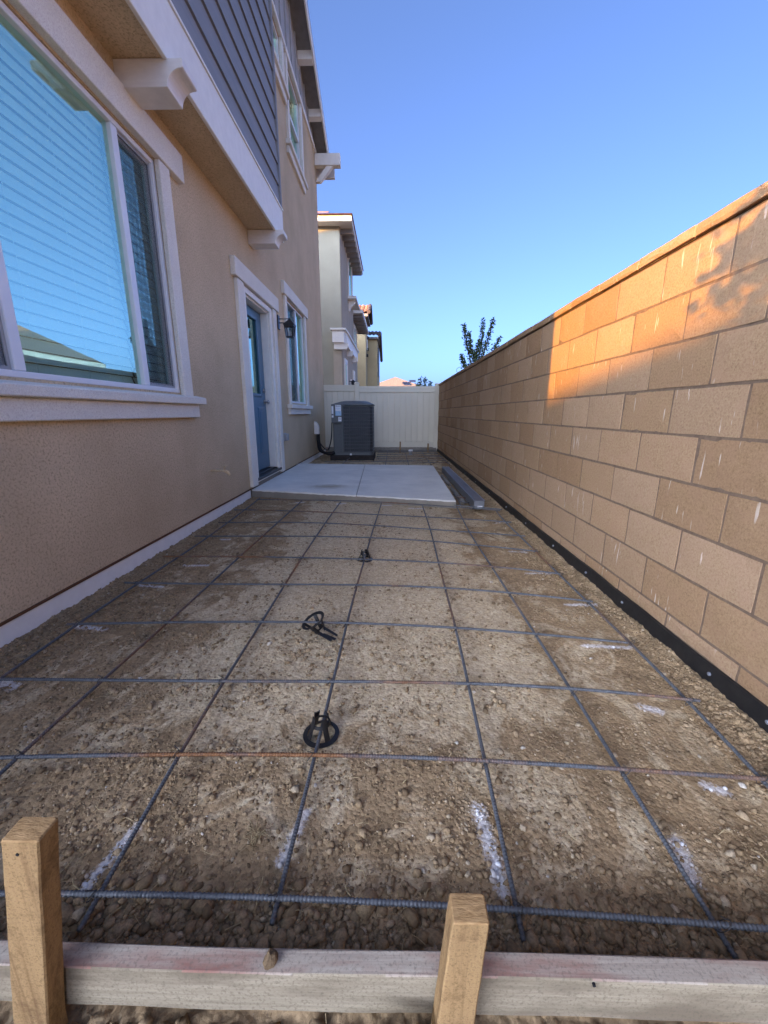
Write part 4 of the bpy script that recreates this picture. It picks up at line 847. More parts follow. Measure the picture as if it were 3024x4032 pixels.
# ------------------------------------------------------------------ rebar chairs
def chair_parts(t, s=1.0):
    rb, rt_, h = 0.062 * s, 0.026 * s, 0.074 * s; n = 36
    v = []; f = []
    for r, z in ((rb, 0.0), (rb, 0.003), (rb * 0.76, 0.007), (rb * 0.76, 0.003)):
        v += [(r * math.cos(2 * math.pi * k / n), r * math.sin(2 * math.pi * k / n), z) for k in range(n)]
    for a in range(4):
        f += [(a * n + k, a * n + (k + 1) % n, ((a + 1) % 4) * n + (k + 1) % n, ((a + 1) % 4) * n + k) for k in range(n)]
    link_me('base_ring', v, f, t)
    for q in range(4):
        a0 = math.pi / 2 * q + 0.35; mb = MB(); rows = []
        for j in range(7):
            u = j / 6; r = rb * 0.80 + (rt_ - rb * 0.80) * u ** 0.8; z = 0.005 + (h - 0.005) * u; w = 0.20 - 0.04 * math.sin(u * math.pi) + 0.22 * u
            rows.append([(r * math.cos(a0 + da), r * math.sin(a0 + da), z + (0.006 * s if (j == 6 and abs(da) > 0.3) else 0)) for da in (-w, -w / 2, 0, w / 2, w)] + [((r - .0035) * math.cos(a0 + da), (r - .0035) * math.sin(a0 + da), z) for da in (w, w / 2, 0, -w / 2, -w)])
        vs = [p for r in rows for p in r]; fs = [(j * 10 + k, j * 10 + (k + 1) % 10, (j + 1) * 10 + (k + 1) % 10, (j + 1) * 10 + k) for j in range(6) for k in range(10)] + [tuple(range(9, -1, -1)), tuple(range(60, 70))]
        link_me('leg', vs, fs, t)
    v = []; f = []; n = 24
    for r, z in ((rt_ * 1.25, h * 0.58), (rt_ * 1.12, h * 0.72), (rt_ * 1.0, h * 0.72), (rt_ * 1.13, h * 0.58)): v += [(r * math.cos(2 * math.pi * k / n), r * math.sin(2 * math.pi * k / n), z) for k in range(n)]
    for a in range(4): f += [(a * n + k, a * n + (k + 1) % n, ((a + 1) % 4) * n + (k + 1) % n, ((a + 1) % 4) * n + k) for k in range(n)]
    link_me('collar', v, f, t)
def link_me(name, v, f, parent):
    o = bpy.data.objects.new(name, mesh_of(name, MB().add(v, f), M['plastic_black'])); COL.objects.link(o); o.parent = parent; WO[o] = WO[parent]; return o
ch = thing('rebar_chair', 'upright black plastic rebar chair nearest the form board', 'rebar chair', (-0.238, 1.16, -0.004), 'black plastic rebar chairs'); chair_parts(ch); ch.rotation_euler = (0, 0, 0.3)
ch = thing('rebar_chair', 'small upright black rebar chair farthest away in the dirt', 'rebar chair', (-0.198, 2.86, -0.004), 'black plastic rebar chairs'); chair_parts(ch); ch.rotation_euler = (0, 0, 0.9)
ch = thing('rebar_chair', 'broken black rebar chair tipped upside down with its ring in the air', 'rebar chair', (-0.385, 1.795, 0.078), 'black plastic rebar chairs'); chair_parts(ch, 1.0)
ch.rotation_euler = Vector((0.45, 0.16, -0.88)).to_track_quat('Z', 'Y').to_euler()
for a, b, c in (((-.335, 1.77, .012), (-.268, 1.735, .008), .011), ((-.33, 1.785, .040), (-.262, 1.765, .010), .009), ((-.345, 1.75, .030), (-.285, 1.725, .006), .010)):
    d = (Vector(b) - Vector(a)).normalized().cross(Vector((0, 0, 1))).normalized() * c; u = Vector((0, 0, .004)); A_, B_ = Vector(a), Vector(b)
    o = bpy.data.objects.new('snapped_leg', mesh_of('snapped_leg', MB().hexa([A_ - d, B_ - d * .7, B_ + d * .7, A_ + d], [A_ - d + u, B_ - d * .7 + u, B_ + d * .7 + u, A_ + d + u]), M['plastic_black'])); COL.objects.link(o); o.parent = ch; WO[o] = WO[ch]
    o.matrix_parent_inverse = (Matrix.Translation(ch.location) @ ch.rotation_euler.to_matrix().to_4x4()).inverted()

# ------------------------------------------------------------------ form board and stakes in front
fb = thing('form_board', 'long weathered form board with pinkish top edge across the front', 'board', (0, 0.51, 0))
mb = MB(); n = 90; ex_ = np.linspace(-1.70, 1.255, n)
for i, x in enumerate(ex_):
    y0 = 0.497 + 0.0015 * math.sin(x * 6); c = 0.0; mb.v += [(x, y0, 0.004 + 0.0015 * math.sin(x * 23)), (x, y0 + 0.0005, 0.0975 + 0.001 * math.sin(x * 17)), (x, y0 + 0.0025, 0.1000), (x, y0 + 0.034, 0.1005 + 0.001 * math.sin(x * 9)), (x, y0 + 0.037, 0.098), (x, y0 + 0.037, 0.004)]
mb.f = [(i * 6 + k, i * 6 + 6 + k, i * 6 + 6 + (k + 1) % 6, i * 6 + (k + 1) % 6) for i in range(n - 1) for k in range(6)]
mb.f += [(0, 1, 2, 3, 4, 5), tuple(range((n - 1) * 6 + 5, (n - 1) * 6 - 1, -1))]
o = mk('board', mb, M['form_face'], fb)
o.data.materials.append(M['form_top'])
for p in o.data.polygons:
    if p.normal.z > 0.6: p.material_index = 1
for x, z, r in ((0.36, 0.093, .003),): mk('nail_hole', MB().tube([(x, 0.4985, z), (x, 0.4945, z)], r, 8), M['dark'], fb)
def stake(label, bx0, bx1, tx0, tx1, y0, y1, zt, lean, nail):
    t = thing('wooden_stake', label, 'stake', ((bx0 + bx1) / 2, (y0 + y1) / 2, 0), 'wooden stakes holding the form board')
    mb = MB(); n = 16; pr = random.Random(int(zt * 1000)); mat = M['stake_wood']
    for i in range(n + 1):
        u = i / n; z = -0.15 + (zt + 0.15) * u; u2 = max(0, z / zt); a = bx0 + (tx0 - bx0) * u2 + pr.uniform(-.0006, .0006); b = bx1 + (tx1 - bx1) * u2 + pr.uniform(-.0006, .0006); dy = lean * u2
        c = 0.0025; mb.v += [(a + c, y0 + dy, z), (b - c, y0 + dy, z), (b, y0 + dy + c, z), (b, y1 + dy - c, z), (b - c, y1 + dy, z), (a + c, y1 + dy, z), (a, y1 + dy - c, z), (a, y0 + dy + c, z)]
    mb.f = [(i * 8 + k, i * 8 + (k + 1) % 8, i * 8 + 8 + (k + 1) % 8, i * 8 + 8 + k) for i in range(n) for k in range(8)]
    o = mk('shaft', mb, mat, t)
    tp_ = MB(); k8 = [Vector(v) for v in mb.v[-8:]]; cc = sum(k8, Vector()) / 8
    tp_.v = [tuple(p) for p in k8] + [tuple(p.lerp(cc, 0.08) + Vector((0, 0, 0.002))) for p in k8] + [tuple(cc + Vector((0, 0, 0.0035)))]
    tp_.f = [(k, (k + 1) % 8, 8 + (k + 1) % 8, 8 + k) for k in range(8)] + [(8 + k, 8 + (k + 1) % 8, 16) for k in range(8)]
    mk('cut_end', tp_, M['stake_end'], t)
    for (x, z) in nail: mk('nail_hole', MB().tube([(x, y0 + lean * z / zt + 0.001, z), (x, y0 + lean * z / zt - 0.0012, z)], 0.0026, 8), M['dark'], t)
stake('tall tan wooden stake at the left end of the form board', -0.662, -0.598, -0.582, -0.524, 0.455, 0.494, 0.448, 0.0, ((-.56, .425),))
stake('shorter leaning wooden stake with dark stains, right of centre', 0.076, 0.140, 0.097, 0.154, 0.452, 0.494, 0.306, 0.0, ())
M['stain'] = M['dark']
cbx = thing('cardboard_scrap', 'folded brown cardboard scrap in front of the form board', 'cardboard', (0.01, 0.43, 0))
mk('flap', MB().hexa([(-0.05, 0.37, 0.055), (0.04, 0.365, 0.05), (0.055, 0.445, 0.06), (-0.025, 0.45, 0.062)], [(-0.05, 0.37, 0.058), (0.04, 0.365, 0.053), (0.055, 0.445, 0.063), (-0.025, 0.45, 0.065)]), M['cardboard'], cbx)
mk('flap', MB().hexa([(0.041, 0.365, 0.05), (0.085, 0.36, 0.03), (0.10, 0.43, 0.035), (0.056, 0.445, 0.06)], [(0.041, 0.365, 0.053), (0.086, 0.36, 0.033), (0.101, 0.43, 0.038), (0.056, 0.445, 0.063)]), M['cardboard'], cbx)
lm = MB().lathe([(0.002, 0), (0.010, 0.001), (0.013, 0.006), (0.012, 0.012), (0.008, 0.018), (0.001, 0.021)], (-0.215, 0.512, 0.0995), 9); lm.v = [(x + random.uniform(-.0025, .0025), y + random.uniform(-.0025, .0025), z + random.uniform(-.0015, .0015)) for x, y, z in lm.v]
tag(mk('soil_lump', lm, M['soil_clod'], origin=(-0.215, 0.512, 0.1)), 'small dried soil lump on top of the form board', 'soil lump')

# ------------------------------------------------------------------ clods, pebbles, straw
def clods(name, label, count, size, sampler, tone, seed, zoff=0.35):
    r = np.random.RandomState(seed); t = (1 + 5 ** 0.5) / 2
    ico = np.array([(-1, t, 0), (1, t, 0), (-1, -t, 0), (1, -t, 0), (0, -1, t), (0, 1, t), (0, -1, -t), (0, 1, -t), (t, 0, -1), (t, 0, 1), (-t, 0, -1), (-t, 0, 1)]) / math.hypot(1, t)
    fc_ = np.array([(0, 11, 5), (0, 5, 1), (0, 1, 7), (0, 7, 10), (0, 10, 11), (1, 5, 9), (5, 11, 4), (11, 10, 2), (10, 7, 6), (7, 1, 8), (3, 9, 4), (3, 4, 2), (3, 2, 6), (3, 6, 8), (3, 8, 9), (4, 9, 5), (2, 4, 11), (6, 2, 10), (8, 6, 7), (9, 8, 1)])
    x, y = sampler(r, count); n = len(x); s = size(r, x, y)
    sc = np.stack([r.uniform(.75, 1.3, n), r.uniform(.75, 1.3, n), r.uniform(.5, .95, n)], -1)
    jit = 1 + r.uniform(-.36, .36, (n, 12, 1)); v = ico[None] * jit * sc[:, None, :] * s[:, None, None]
    a = r.uniform(0, 6.28, n); ca, sa = np.cos(a)[:, None], np.sin(a)[:, None]
    vx = v[:, :, 0] * ca - v[:, :, 1] * sa; vy = v[:, :, 0] * sa + v[:, :, 1] * ca
    z = soil_z(x, y) + s * zoff
    co = np.stack([vx + x[:, None], vy + y[:, None], v[:, :, 2] + z[:, None]], -1).reshape(-1, 3)
    f = (fc_[None] + (np.arange(n) * 12)[:, None, None]).reshape(-1, 3)
    me = bpy.data.meshes.new(name); me.vertices.add(len(co)); me.vertices.foreach_set('co', co.astype(np.float32).ravel())
    me.loops.add(f.size); me.loops.foreach_set('vertex_index', f.astype(np.int32).ravel()); me.polygons.add(len(f))
    me.polygons.foreach_set('loop_start', np.arange(0, f.size, 3, dtype=np.int32)); me.polygons.foreach_set('loop_total', np.full(len(f), 3, np.int32))
    me.update(calc_edges=True); me.materials.append(M['soil_clod'])
    tn = np.repeat(tone(r, n), 12); at = me.attributes.new('tone', 'FLOAT', 'POINT'); at.data.foreach_set('value', tn.astype(np.float32))
    pw = np.clip((paint_at(x, y) - 0.25) * 1.8, 0, 1) * (r.rand(n) < 0.55) * r.uniform(0.4, 1.0, n); at = me.attributes.new('paint', 'FLOAT', 'POINT'); at.data.foreach_set('value', np.repeat(pw, 12).astype(np.float32))
    o = link(name, me); o['kind'] = 'stuff'; o['label'] = label; o['category'] = 'soil'; return o
def free(x, y):
    inslab = (x < 0.76 + 0.0 * y) & (y > 4.60 + (0.745 - x) * 0.247 - 0.02) & (y < 8.05); pad = (x > -1.44) & (x < -0.4) & (y > 9.36) & (y < 10.4)
    return ~inslab & ~pad & ~((y > 0.485) & (y < 0.545)) & (x > -1.845) & (x < 1.272) & ~((y > 11.4))
def samp_loose(r, n):
    X, Y = [], []
    while sum(map(len, X)) < n:
        x = r.uniform(-1.85, 1.27, 60000); y = 0.25 * np.exp(r.uniform(0, math.log(11.3 / 0.25), 60000)); k = (r.rand(60000) < loose_at(x, y) ** 1.3) & free(x, y); X.append(x[k]); Y.append(y[k])
    return np.concatenate(X)[:n], np.concatenate(Y)[:n]
def samp_all(r, n):
    X, Y = [], []
    while sum(map(len, X)) < n:
        x = r.uniform(-1.85, 1.27, 60000); y = 0.30 * np.exp(r.uniform(0, math.log(7.6 / 0.30), 60000)); k = (r.rand(60000) < 0.22 + 0.6 * (fbm(x, y, 5, 3) > 0.5) + 0.12 * (y < 1.15)) & free(x, y); X.append(x[k]); Y.append(y[k])
    return np.concatenate(X)[:n], np.concatenate(Y)[:n]
tn_ = lambda r, n: np.clip(r.normal(0.45, 0.2, n), 0, 0.9)
clods('soil_clods', 'loose dark soil clods along the edges and behind the form board', 46000, lambda r, x, y: np.clip(r.lognormal(-5.55, 0.5, len(x)), .0016, .014) * (0.9 + 0.35 * (y < 0.7)), samp_loose, tn_, 1)
clods('soil_clods', 'larger soil clods behind the form board and beside the walls', 700, lambda r, x, y: np.clip(r.lognormal(-4.5, 0.35, len(x)), .007, .026) * (0.75 + 0.35 * (y < 0.75)), samp_loose, lambda r, n: np.clip(r.normal(0.5, 0.16, n), 0, 0.85), 2, 0.25)
clods('gravel', 'fine crumbs and grit scattered over the trodden dirt', 58000, lambda r, x, y: np.clip(r.lognormal(-6.1, 0.6, len(x)), .0010, .012), samp_all, lambda r, n: np.clip(r.normal(0.5, 0.25, n), 0, 0.9), 3, 0.25)
clods('pebbles', 'pale pebbles scattered over the dirt', 520, lambda r, x, y: np.clip(r.lognormal(-5.65, 0.5, len(x)), .0018, .013), samp_all, lambda r, n: r.uniform(0.88, 1.0, n), 4)
sw = MB(); rs = random.Random(9)
for i in range(420):
    y = 0.35 * math.exp(rs.random() * math.log(3.2 / 0.35)); x = rs.uniform(-1.2, 1.2)
    if rs.random() > (1.0 if y < 0.85 else 0.4): continue
    if 0.485 < y < 0.545: continue
    a = rs.uniform(0, 6.28); l = rs.uniform(.012, .045); z = float(soil_z(np.array([x]), np.array([y]))[0]) + 0.008; bnd = rs.uniform(-.4, .4)
    sw.tube([(x, y, z), (x + l / 2 * math.cos(a), y + l / 2 * math.sin(a), z + rs.uniform(0, .008)), (x + l * math.cos(a + bnd), y + l * math.sin(a + bnd), z + rs.uniform(-.004, .008))], rs.uniform(.0006, .0016), 4)
o = mk('dry_straw', sw, M['straw']); o['kind'] = 'stuff'; o['label'] = 'bits of dry straw and grass on the dirt'; o['category'] = 'straw'
gs = thing('dry_grass_tuft', 'small tuft of dry grass in the dirt near the third lengthwise rebar', 'grass', (-0.345, 0.80, 0))
mb = MB()
for i in range(26):
    a = rs.uniform(0, 6.28); l = rs.uniform(.02, .05); x, y = -0.345 + rs.uniform(-.012, .012), 0.80 + rs.uniform(-.02, .02)
    mb.tube([(x, y, 0), (x + l * .4 * math.cos(a), y + l * .4 * math.sin(a), l * .5), (x + l * math.cos(a), y + l * math.sin(a), l * .35)], [.001, .0009, .0003], 4)
mk('blades', mb, M['straw'], gs)

# ------------------------------------------------------------------ houses beyond the fence
def add_box_part(name, args, mat, parent, bevel=0): return mk(name, B(*args), M[mat], parent, bevel=bevel)
def far_window(parent, x, y0, y1, z0, z1, tr=0.12):
    w = mk('window', frame_ring(x + 0.001, x + 0.05, y0 - tr, y1 + tr, z0 - tr, z1 + tr, tr), M['paint_white'], parent)
    mk('frame', frame_ring(x + 0.001, x + 0.03, y0 + .001, y1 - .001, z0 + .001, z1 - .001, 0.05), M['vinyl'], w); mk('pane', B(x + 0.002, x + 0.010, y0 + 0.052, y1 - 0.052, z0 + 0.052, z1 - 0.052), M['glass'], w); return w
h2 = thing('house', 'sage and cream stucco neighbour house just beyond the vinyl fence', 'house', (-3.5, 19, 0))
mk('wall', B(-9.5, -1.87, 16.0, 20.7, -0.05, 7.55), M['stucco_green'], h2)
mk('wall', B(-9.5, -2.0, 20.701, 24.5, -0.05, 5.65), M['stucco_cream'], h2)
mk('side_wall_skin', B(-1.869, -1.85, 16.03, 20.69, -0.05, 7.5), M['stucco_cream'], h2)
mk('corner_pier', B(-2.18, -1.872, 15.86, 15.999, -0.05, 3.30), M['stucco_cream'], h2)
mk('added_shade_wing', MB().box(-13, -4.0, 21.3, 25.0, -0.05, 8.0), M['stucco_cream'], h2)  # unseen wing added to keep the sun off the yellow house
mk('added_shade_roof', MB().add([(-13.4, 20.9, 8.001), (-3.6, 20.9, 8.001), (-3.6, 25.4, 8.001), (-13.4, 25.4, 8.001), (-11.2, 23.1, 9.1), (-5.8, 23.1, 9.1)], [(0, 1, 5, 4), (1, 2, 5), (2, 3, 4, 5), (3, 0, 4), (3, 2, 1, 0)]), M['tile'], h2)  # roof of the added wing, making its shadow taller
r2 = mk('roof', MB().prism([(15.6, 7.40), (21.1, 7.40), (21.1, 7.58), (15.6, 7.58)], -10.0, -1.40, 'X'), M['paint_white'], h2)
rt2 = MB()
A = [(-10.1, 15.5, 7.585), (-1.36, 15.5, 7.585), (-1.36, 21.2, 7.585), (-10.1, 21.2, 7.585)]; Rg = [(-11.9, 18.35, 8.75), (-4.2, 18.35, 8.75)]
rt2.add(A + Rg, [(0, 1, 5, 4), (1, 2, 5), (2, 3, 4, 5), (3, 0, 4), (3, 2, 1, 0)]); rt = mk('roof_slope', rt2, M['tile'], r2)
for i in range(11):
    x0 = -9.9 + i * 0.78
    for j in range(3):
        if x0 < -10 + j * .9 or x0 + .7 > -1.4 - j * .95: continue
        y = 15.48 + j * 0.42; z = 7.60 + j * 0.42 * 0.40; mk('roof_tile', MB().hexa([(x0, y, z), (x0 + .72, y, z), (x0 + .72, y + .45, z + .19), (x0, y + .45, z + .19)], [(x0, y, z + .035), (x0 + .72, y, z + .035), (x0 + .72, y + .45, z + .20), (x0, y + .45, z + .20)]), M['tile'], r2)
for i in range(9): y = 16.2 + i * 0.55; mk('rafter_tail', B(-1.86, -1.42, y, y + 0.10, 7.24, 7.399), M['roof_under'], r2)
r2b = mk('lower_roof', MB().box(-9.9, -1.42, 20.9, 26.2, 5.70, 5.86), M['paint_white'], h2)
for i in range(8): y = 21.2 + i * 0.6; mk('rafter_tail', B(-1.99, -1.44, y, y + 0.10, 5.56, 5.699), M['roof_under'], r2b)
pt = mk('pent_box', B(-2.16, -1.74, 15.55, 15.99, 3.55, 3.96), M['paint_white'], h2)
mk('pent_side', B(-1.85, -1.70, 16.0, 21.2, 3.55, 3.96), M['paint_white'], pt)
mk('pent_cap', MB().box(-2.22, -1.66, 15.48, 16.0, 3.961, 4.02).box(-1.84, -1.64, 16.001, 21.3, 3.961, 4.02), M['paint_white'], pt)
for y in (15.65, 17.6, 19.6): mk('corbel', MB().prism([(-2.12, 3.549), (-1.60, 3.549), (-1.60, 3.42), (-1.68, 3.33), (-2.12, 3.33)], y, y + 0.22, 'Y'), M['paint_white'], h2)
far_window(h2, -1.85, 18.6, 19.9, 5.95, 7.35); mk('window_shelf', B(-1.85, -1.50, 18.3, 20.3, 5.68, 5.78), M['paint_white'], h2)
mk('shelf_bracket', MB().prism([(-1.849, 5.679), (-1.55, 5.679), (-1.60, 5.55), (-1.75, 5.42), (-1.80, 5.28), (-1.849, 5.28)], 18.6, 18.75, 'Y'), M['paint_white'], h2)
far_window(h2, -2.0 + 0.001, 22.3, 23.4, 4.0, 5.4); far_window(h2, -1.85, 16.5, 17.2, 1.2, 3.0); far_window(h2, -1.85, 18.9, 19.5, 1.0, 2.4); far_window(h2, -1.85, 20.0, 20.55, 1.6, 2.9)
sl_ = thing('wall_lantern', 'tiny black lantern on the sage house above the fence', 'lantern', (-1.8, 18.2, 2.2)); mk('body', MB().lathe([(0.0, 0.22), (0.10, 0.14), (0.09, 0.12), (0.06, -0.1), (0, -0.1)], (-1.68, 18.2, 2.25), 6), M['black_metal'], sl_); mk('arm', B(-1.85, -1.70, 18.18, 18.22, 2.38, 2.41), M['black_metal'], sl_)

h3 = thing('house', 'yellow stucco house with clay tile roof, farthest of the left row', 'house', (-3, 31, 0))
mk('wall', B(-9, -1.85, 30.0, 33.0, -0.05, 7.45), M['stucco_yellow'], h3); mk('wall', B(-9, -1.12, 32.2, 38.0, -0.05, 6.4), M['stucco_yellow'], h3)
mk('eave', B(-9.2, -1.66, 29.7, 33.2, 7.451, 7.62), M['roof_under'], h3); mk('eave', B(-9.2, -1.0, 31.9, 38.3, 6.401, 6.52), M['roof_under'], h3)
def barrel(name, parent, x0, x1, y0, z0, y1, z1, mat, pitch=0.28):
    mb = MB(); n = int((x1 - x0) / pitch * 6); r = 9; vs = []
    for j in range(r + 1):
        for i in range(n + 1):
            x = x0 + (x1 - x0) * i / n; u = j / r; step = 0.05 * (1 - ((u * 5) % 1)); vs.append((x, y0 + (y1 - y0) * u, z0 + (z1 - z0) * u + 0.07 * abs(math.sin(math.pi * (x - x0) / pitch)) + step))
    mb.add(vs, [(j * (n + 1) + i, j * (n + 1) + i + 1, (j + 1) * (n + 1) + i + 1, (j + 1) * (n + 1) + i) for j in range(r) for i in range(n)]); return mk(name, mb, mat, parent)
barrel('roof', h3, -9.2, -1.64, 29.6, 7.63, 31.4, 8.45, M['tile']); barrel('roof', h3, -9.2, -1.64, 33.3, 7.63, 31.4, 8.45, M['tile'])
mk('ridge_tiles', MB().tube([(-1.60, 29.6, 7.7), (-1.58, 31.4, 8.5), (-1.60, 33.3, 7.7)], 0.13, 8), M['tile_dark'], h3)
barrel('roof', h3, -9.2, -0.95, 31.8, 6.53, 33.0, 7.0, M['tile_dark']); mk('rake_tiles', MB().tube([(-0.95, 31.8, 6.6), (-0.93, 33.1, 7.0), (-0.95, 38.3, 5.6)], 0.12, 8), M['tile_dark'], h3)
mk('shutter', B(-1.119, -1.05, 33.4, 34.3, 3.9, 6.0), M['bronze'], h3); far_window(h3, -1.85, 31.2, 31.9, 5.6, 6.6, 0.08)
for y, z in ((30.9, 6.75), (31.6, 6.4), (31.6, 5.6), (30.9, 5.1)): mk('vent_pipe', MB().tube([(-1.85, y, z), (-1.72, y, z)], 0.11, 10), M['bronze'], h3)
mk('oriel', B(-1.119, -0.98, 32.3, 33.3, 2.4, 3.0), M['roof_under'], h3)

fr = thing('house', 'low far house with pyramid roof and solar panels above the fence', 'house', (0.5, 63, 0))
mk('wall', B(-3.2, 4.2, 59.9, 66.5, -0.05, 4.45), M['wall_far'], fr)
mk('roof', MB().add([(-4.0, 59.2, 4.45), (5.0, 59.2, 4.45), (5.0, 67.2, 4.45), (-4.0, 67.2, 4.45), (0.5, 63.2, 6.30)], [(0, 1, 4), (1, 2, 4), (2, 3, 4), (3, 0, 4), (3, 2, 1, 0)]), M['shingle'], fr)
for a, b, c in ((0.62, 0.30, 1.0), (0.62, 0.46, 2.0), (0.25, 0.2, 1.2)):
    p = lambda x, v: (x, 59.2 + v * 4, 4.45 + v * 1.85 + 0.09)
    x0 = 0.5 + c; mk('solar_panel', MB().hexa([p(x0, b), p(x0 + 0.95, b), p(x0 + 0.95, b + .15), p(x0, b + .15)], [tuple(np.add(p(x0, b), (0, 0, .06))), tuple(np.add(p(x0 + .95, b), (0, 0, .06))), tuple(np.add(p(x0 + .95, b + .15), (0, 0, .06))), tuple(np.add(p(x0, b + .15), (0, 0, .06)))]), M['solar'], fr)

# houses outside the frame: one across the block wall (mirrored in the glass) and one added behind to block the sun and shade the yard
def plain_house(label, x0, x1, y0, y1, ze, zr_, along, rot=0.0):
    t = thing('house', label, 'house', ((x0 + x1) / 2, (y0 + y1) / 2, 0)); e = 0.5
    mk('wall', B(x0, x1, y0, y1, -0.05, ze), M['wall_far'], t); mk('eave', B(x0 - e, x1 + e, y0 - e, y1 + e, ze + .001, ze + 0.2), M['paint_white'], t)
    c = [(x0 - e, y0 - e, ze + .201), (x1 + e, y0 - e, ze + .201), (x1 + e, y1 + e, ze + .201), (x0 - e, y1 + e, ze + .201)]; d = (y1 - y0 if along == 'X' else x1 - x0) / 2
    rg = [(x0 + d, (y0 + y1) / 2, zr_), (x1 - d, (y0 + y1) / 2, zr_)] if along == 'X' else [((x0 + x1) / 2, y0 + d, zr_), ((x0 + x1) / 2, y1 - d, zr_)]
    f = [(0, 1, 5, 4), (1, 2, 5), (2, 3, 4, 5), (3, 0, 4)] if along == 'X' else [(0, 1, 4), (1, 2, 5, 4), (2, 3, 5), (3, 0, 4, 5)]
    mk('roof', MB().add(c + rg, f), M['shingle'], t); mk('roof_vent', B(rg[0][0] + .6, rg[0][0] + .9, rg[0][1] + .5, rg[0][1] + .8, zr_ - 0.5, zr_ + 0.35), M['roof_under'], t)
    far = mk('window', B(x0 - .03, x0 - .002, y0 + 1.5, y0 + 3, 1.2, 2.4), M['dark'], t); mk('frame', frame_ring(x0 - .04, x0 - .031, y0 + 1.4, y0 + 3.1, 1.1, 2.5, 0.1), M['vinyl'], far)
    t.rotation_euler = (0, 0, rad(rot)); return t
plain_house('tan house with brown hip roof across the block wall, seen mirrored in the window', 12.0, 22.0, 8.5, 22.0, 3.4, 7.2, 'Y')
plain_house('unseen low house added behind the camera so its roof shades the yard', -23.99, -5.99, -20.93, -12.93, 3.0, 6.26, 'X', -40)

# ------------------------------------------------------------------ plants
def leaves_mesh(centers, size, seed, droop=0.0):
    r = np.random.RandomState(seed); n = len(centers); c = np.array(centers)
    d = r.normal(size=(n, 3)); d[:, 2] = d[:, 2] * 0.6 + 0.25; d /= np.linalg.norm(d, axis=1)[:, None]
    s = np.cross(d, r.normal(size=(n, 3))); s /= np.linalg.norm(s, axis=1)[:, None]; nn = np.cross(d, s); L = size * r.uniform(.7, 1.3, n)[:, None]
    v = np.stack([c, c + d * L * .5 + s * L * .24 + nn * L * .06, c + d * L, c + d * L * .5 - s * L * .24 + nn * L * .06], 1).reshape(-1, 3)
    mb = MB(); mb.v = [tuple(p) for p in v]; mb.f = [(i * 4, i * 4 + 1, i * 4 + 2, i * 4 + 3) for i in range(n)]; return mb
def upright_tree(label, base, stems, leaf, nleaf, seed, cat='tree', name='citrus_tree', rad_=0.07):
    t = thing(name, label, cat, base); r = random.Random(seed); tr = MB(); cs = []
    tr.tube([base, (base[0], base[1], stems[0][0][2])], [0.035, 0.025], 8)
    for pts in stems:
        sp = sm(pts, 10); m = len(sp); tr.tube(sp, [0.018 * (1 - 0.8 * i / m) + 0.003 for i in range(m)], 6)
        for i, p in enumerate(sp):
            if i < m * 0.12: continue
            k = rad_ * (1.15 - 0.75 * i / m)
            for q in range(nleaf): cs.append((p.x + r.gauss(0, k), p.y + r.gauss(0, k), p.z + r.gauss(0, 0.03)))
    mk('trunk', tr, M['bark'], t, smooth=True); mk('crown', leaves_mesh(cs, leaf, seed), M['leaf'], t); return t
b0 = (2.08, 10.5, 0)
upright_tree('leafy young tree with upright shoots rising behind the block wall', b0,
  [[(2.08, 10.5, 1.7), (1.92, 10.5, 2.3), (1.80, 10.5, 2.75), (1.72, 10.5, 3.12)], [(2.08, 10.5, 1.7), (2.0, 10.52, 2.35), (1.90, 10.45, 2.62), (1.86, 10.5, 2.95)], [(2.08, 10.5, 1.7), (2.12, 10.5, 2.4), (2.17, 10.5, 2.8), (2.18, 10.5, 3.2)],
   [(2.08, 10.5, 1.7), (2.22, 10.55, 2.4), (2.33, 10.5, 2.85), (2.41, 10.5, 3.24)], [(2.08, 10.5, 1.7), (2.25, 10.5, 2.2), (2.45, 10.5, 2.5), (2.60, 10.5, 2.82)], [(2.08, 10.5, 1.7), (2.05, 10.5, 2.2), (2.05, 10.5, 2.5), (2.12, 10.5, 2.75)], [(2.08, 10.5, 1.7), (1.85, 10.5, 2.05), (1.75, 10.5, 2.25), (1.70, 10.5, 2.42)]], 0.06, 15, 5, rad_=0.042)
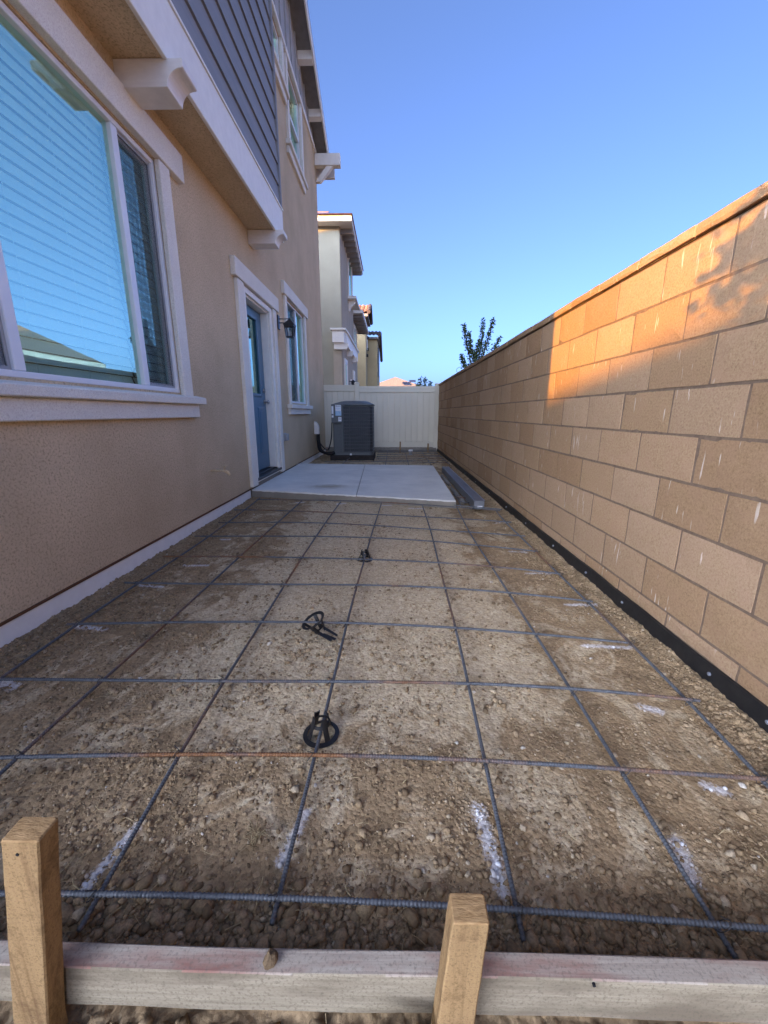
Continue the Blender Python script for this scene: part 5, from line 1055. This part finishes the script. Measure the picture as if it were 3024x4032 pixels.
upright_tree('small far plant with upright tips just above the fence', (1.6, 21, 0), [[(1.6, 21, 1.2), (1.45, 21, 1.9), (1.40, 21, 2.72)], [(1.6, 21, 1.2), (1.62, 21, 2.0), (1.64, 21, 2.72)], [(1.6, 21, 1.2), (1.85, 21, 2.0), (1.90, 21, 2.55)], [(1.6, 21, 1.2), (1.3, 21, 1.9), (1.26, 21, 2.45)]], 0.10, 16, 6, 'plant', 'young_tree', 0.09)
wlp = thing('wire_loop', 'thin loose wire loop on top of the block wall', 'wire', (1.40, 8.6, 1.84))
mk('loop', MB().tube([(1.40 + 0.10 * math.cos(t), 8.6 + 0.06 * math.sin(t), 1.90 + 0.075 * math.sin(t)) for t in np.linspace(0, 6.9, 30)], 0.004, 6), M['ac_wire'], wlp, smooth=True)

def round_tree(label, base, cz, R, nleaf, leaf, seed, name='shade_tree'):
    t = thing(name, label, 'tree', base); r = random.Random(seed); tr = MB(); cs = []; bx, by, bz = base
    tr.tube([(bx, by, bz - .1), (bx + .03, by, cz * .5), (bx, by + .03, cz)], [R * .09, R * .07, R * .04], 8)
    for i in range(34):
        a = r.uniform(0, 6.28); e = r.uniform(-.5, 1.2); d = Vector((math.cos(a) * math.cos(e), math.sin(a) * math.cos(e), math.sin(e))); l = R * r.uniform(.75, 1.0)
        p0 = Vector((bx, by, cz - R * .5 + r.random() * R * .4)); p1 = Vector((bx, by, cz)) + d * l * .6; p2 = Vector((bx, by, cz)) + d * l; sp = sm([p0, p1, p2], 8); m = len(sp)
        tr.tube(sp, [R * .03 * (1 - .85 * k / m) + .002 for k in range(m)], 5)
        for k, p in enumerate(sp):
            if k < 5: continue
            for q in range(nleaf): cs.append((p.x + r.gauss(0, R * .085), p.y + r.gauss(0, R * .085), p.z + r.gauss(0, R * .085)))
    mk('trunk', tr, M['bark'], t, smooth=True); mk('crown', leaves_mesh(cs, leaf, seed), M['leaf_dark'], t); return t
round_tree('leafy tree behind the camera casting leaf shadows on the block wall', (-0.72, -1.35, 0), 2.14, 0.55, 5, 0.085, 12)
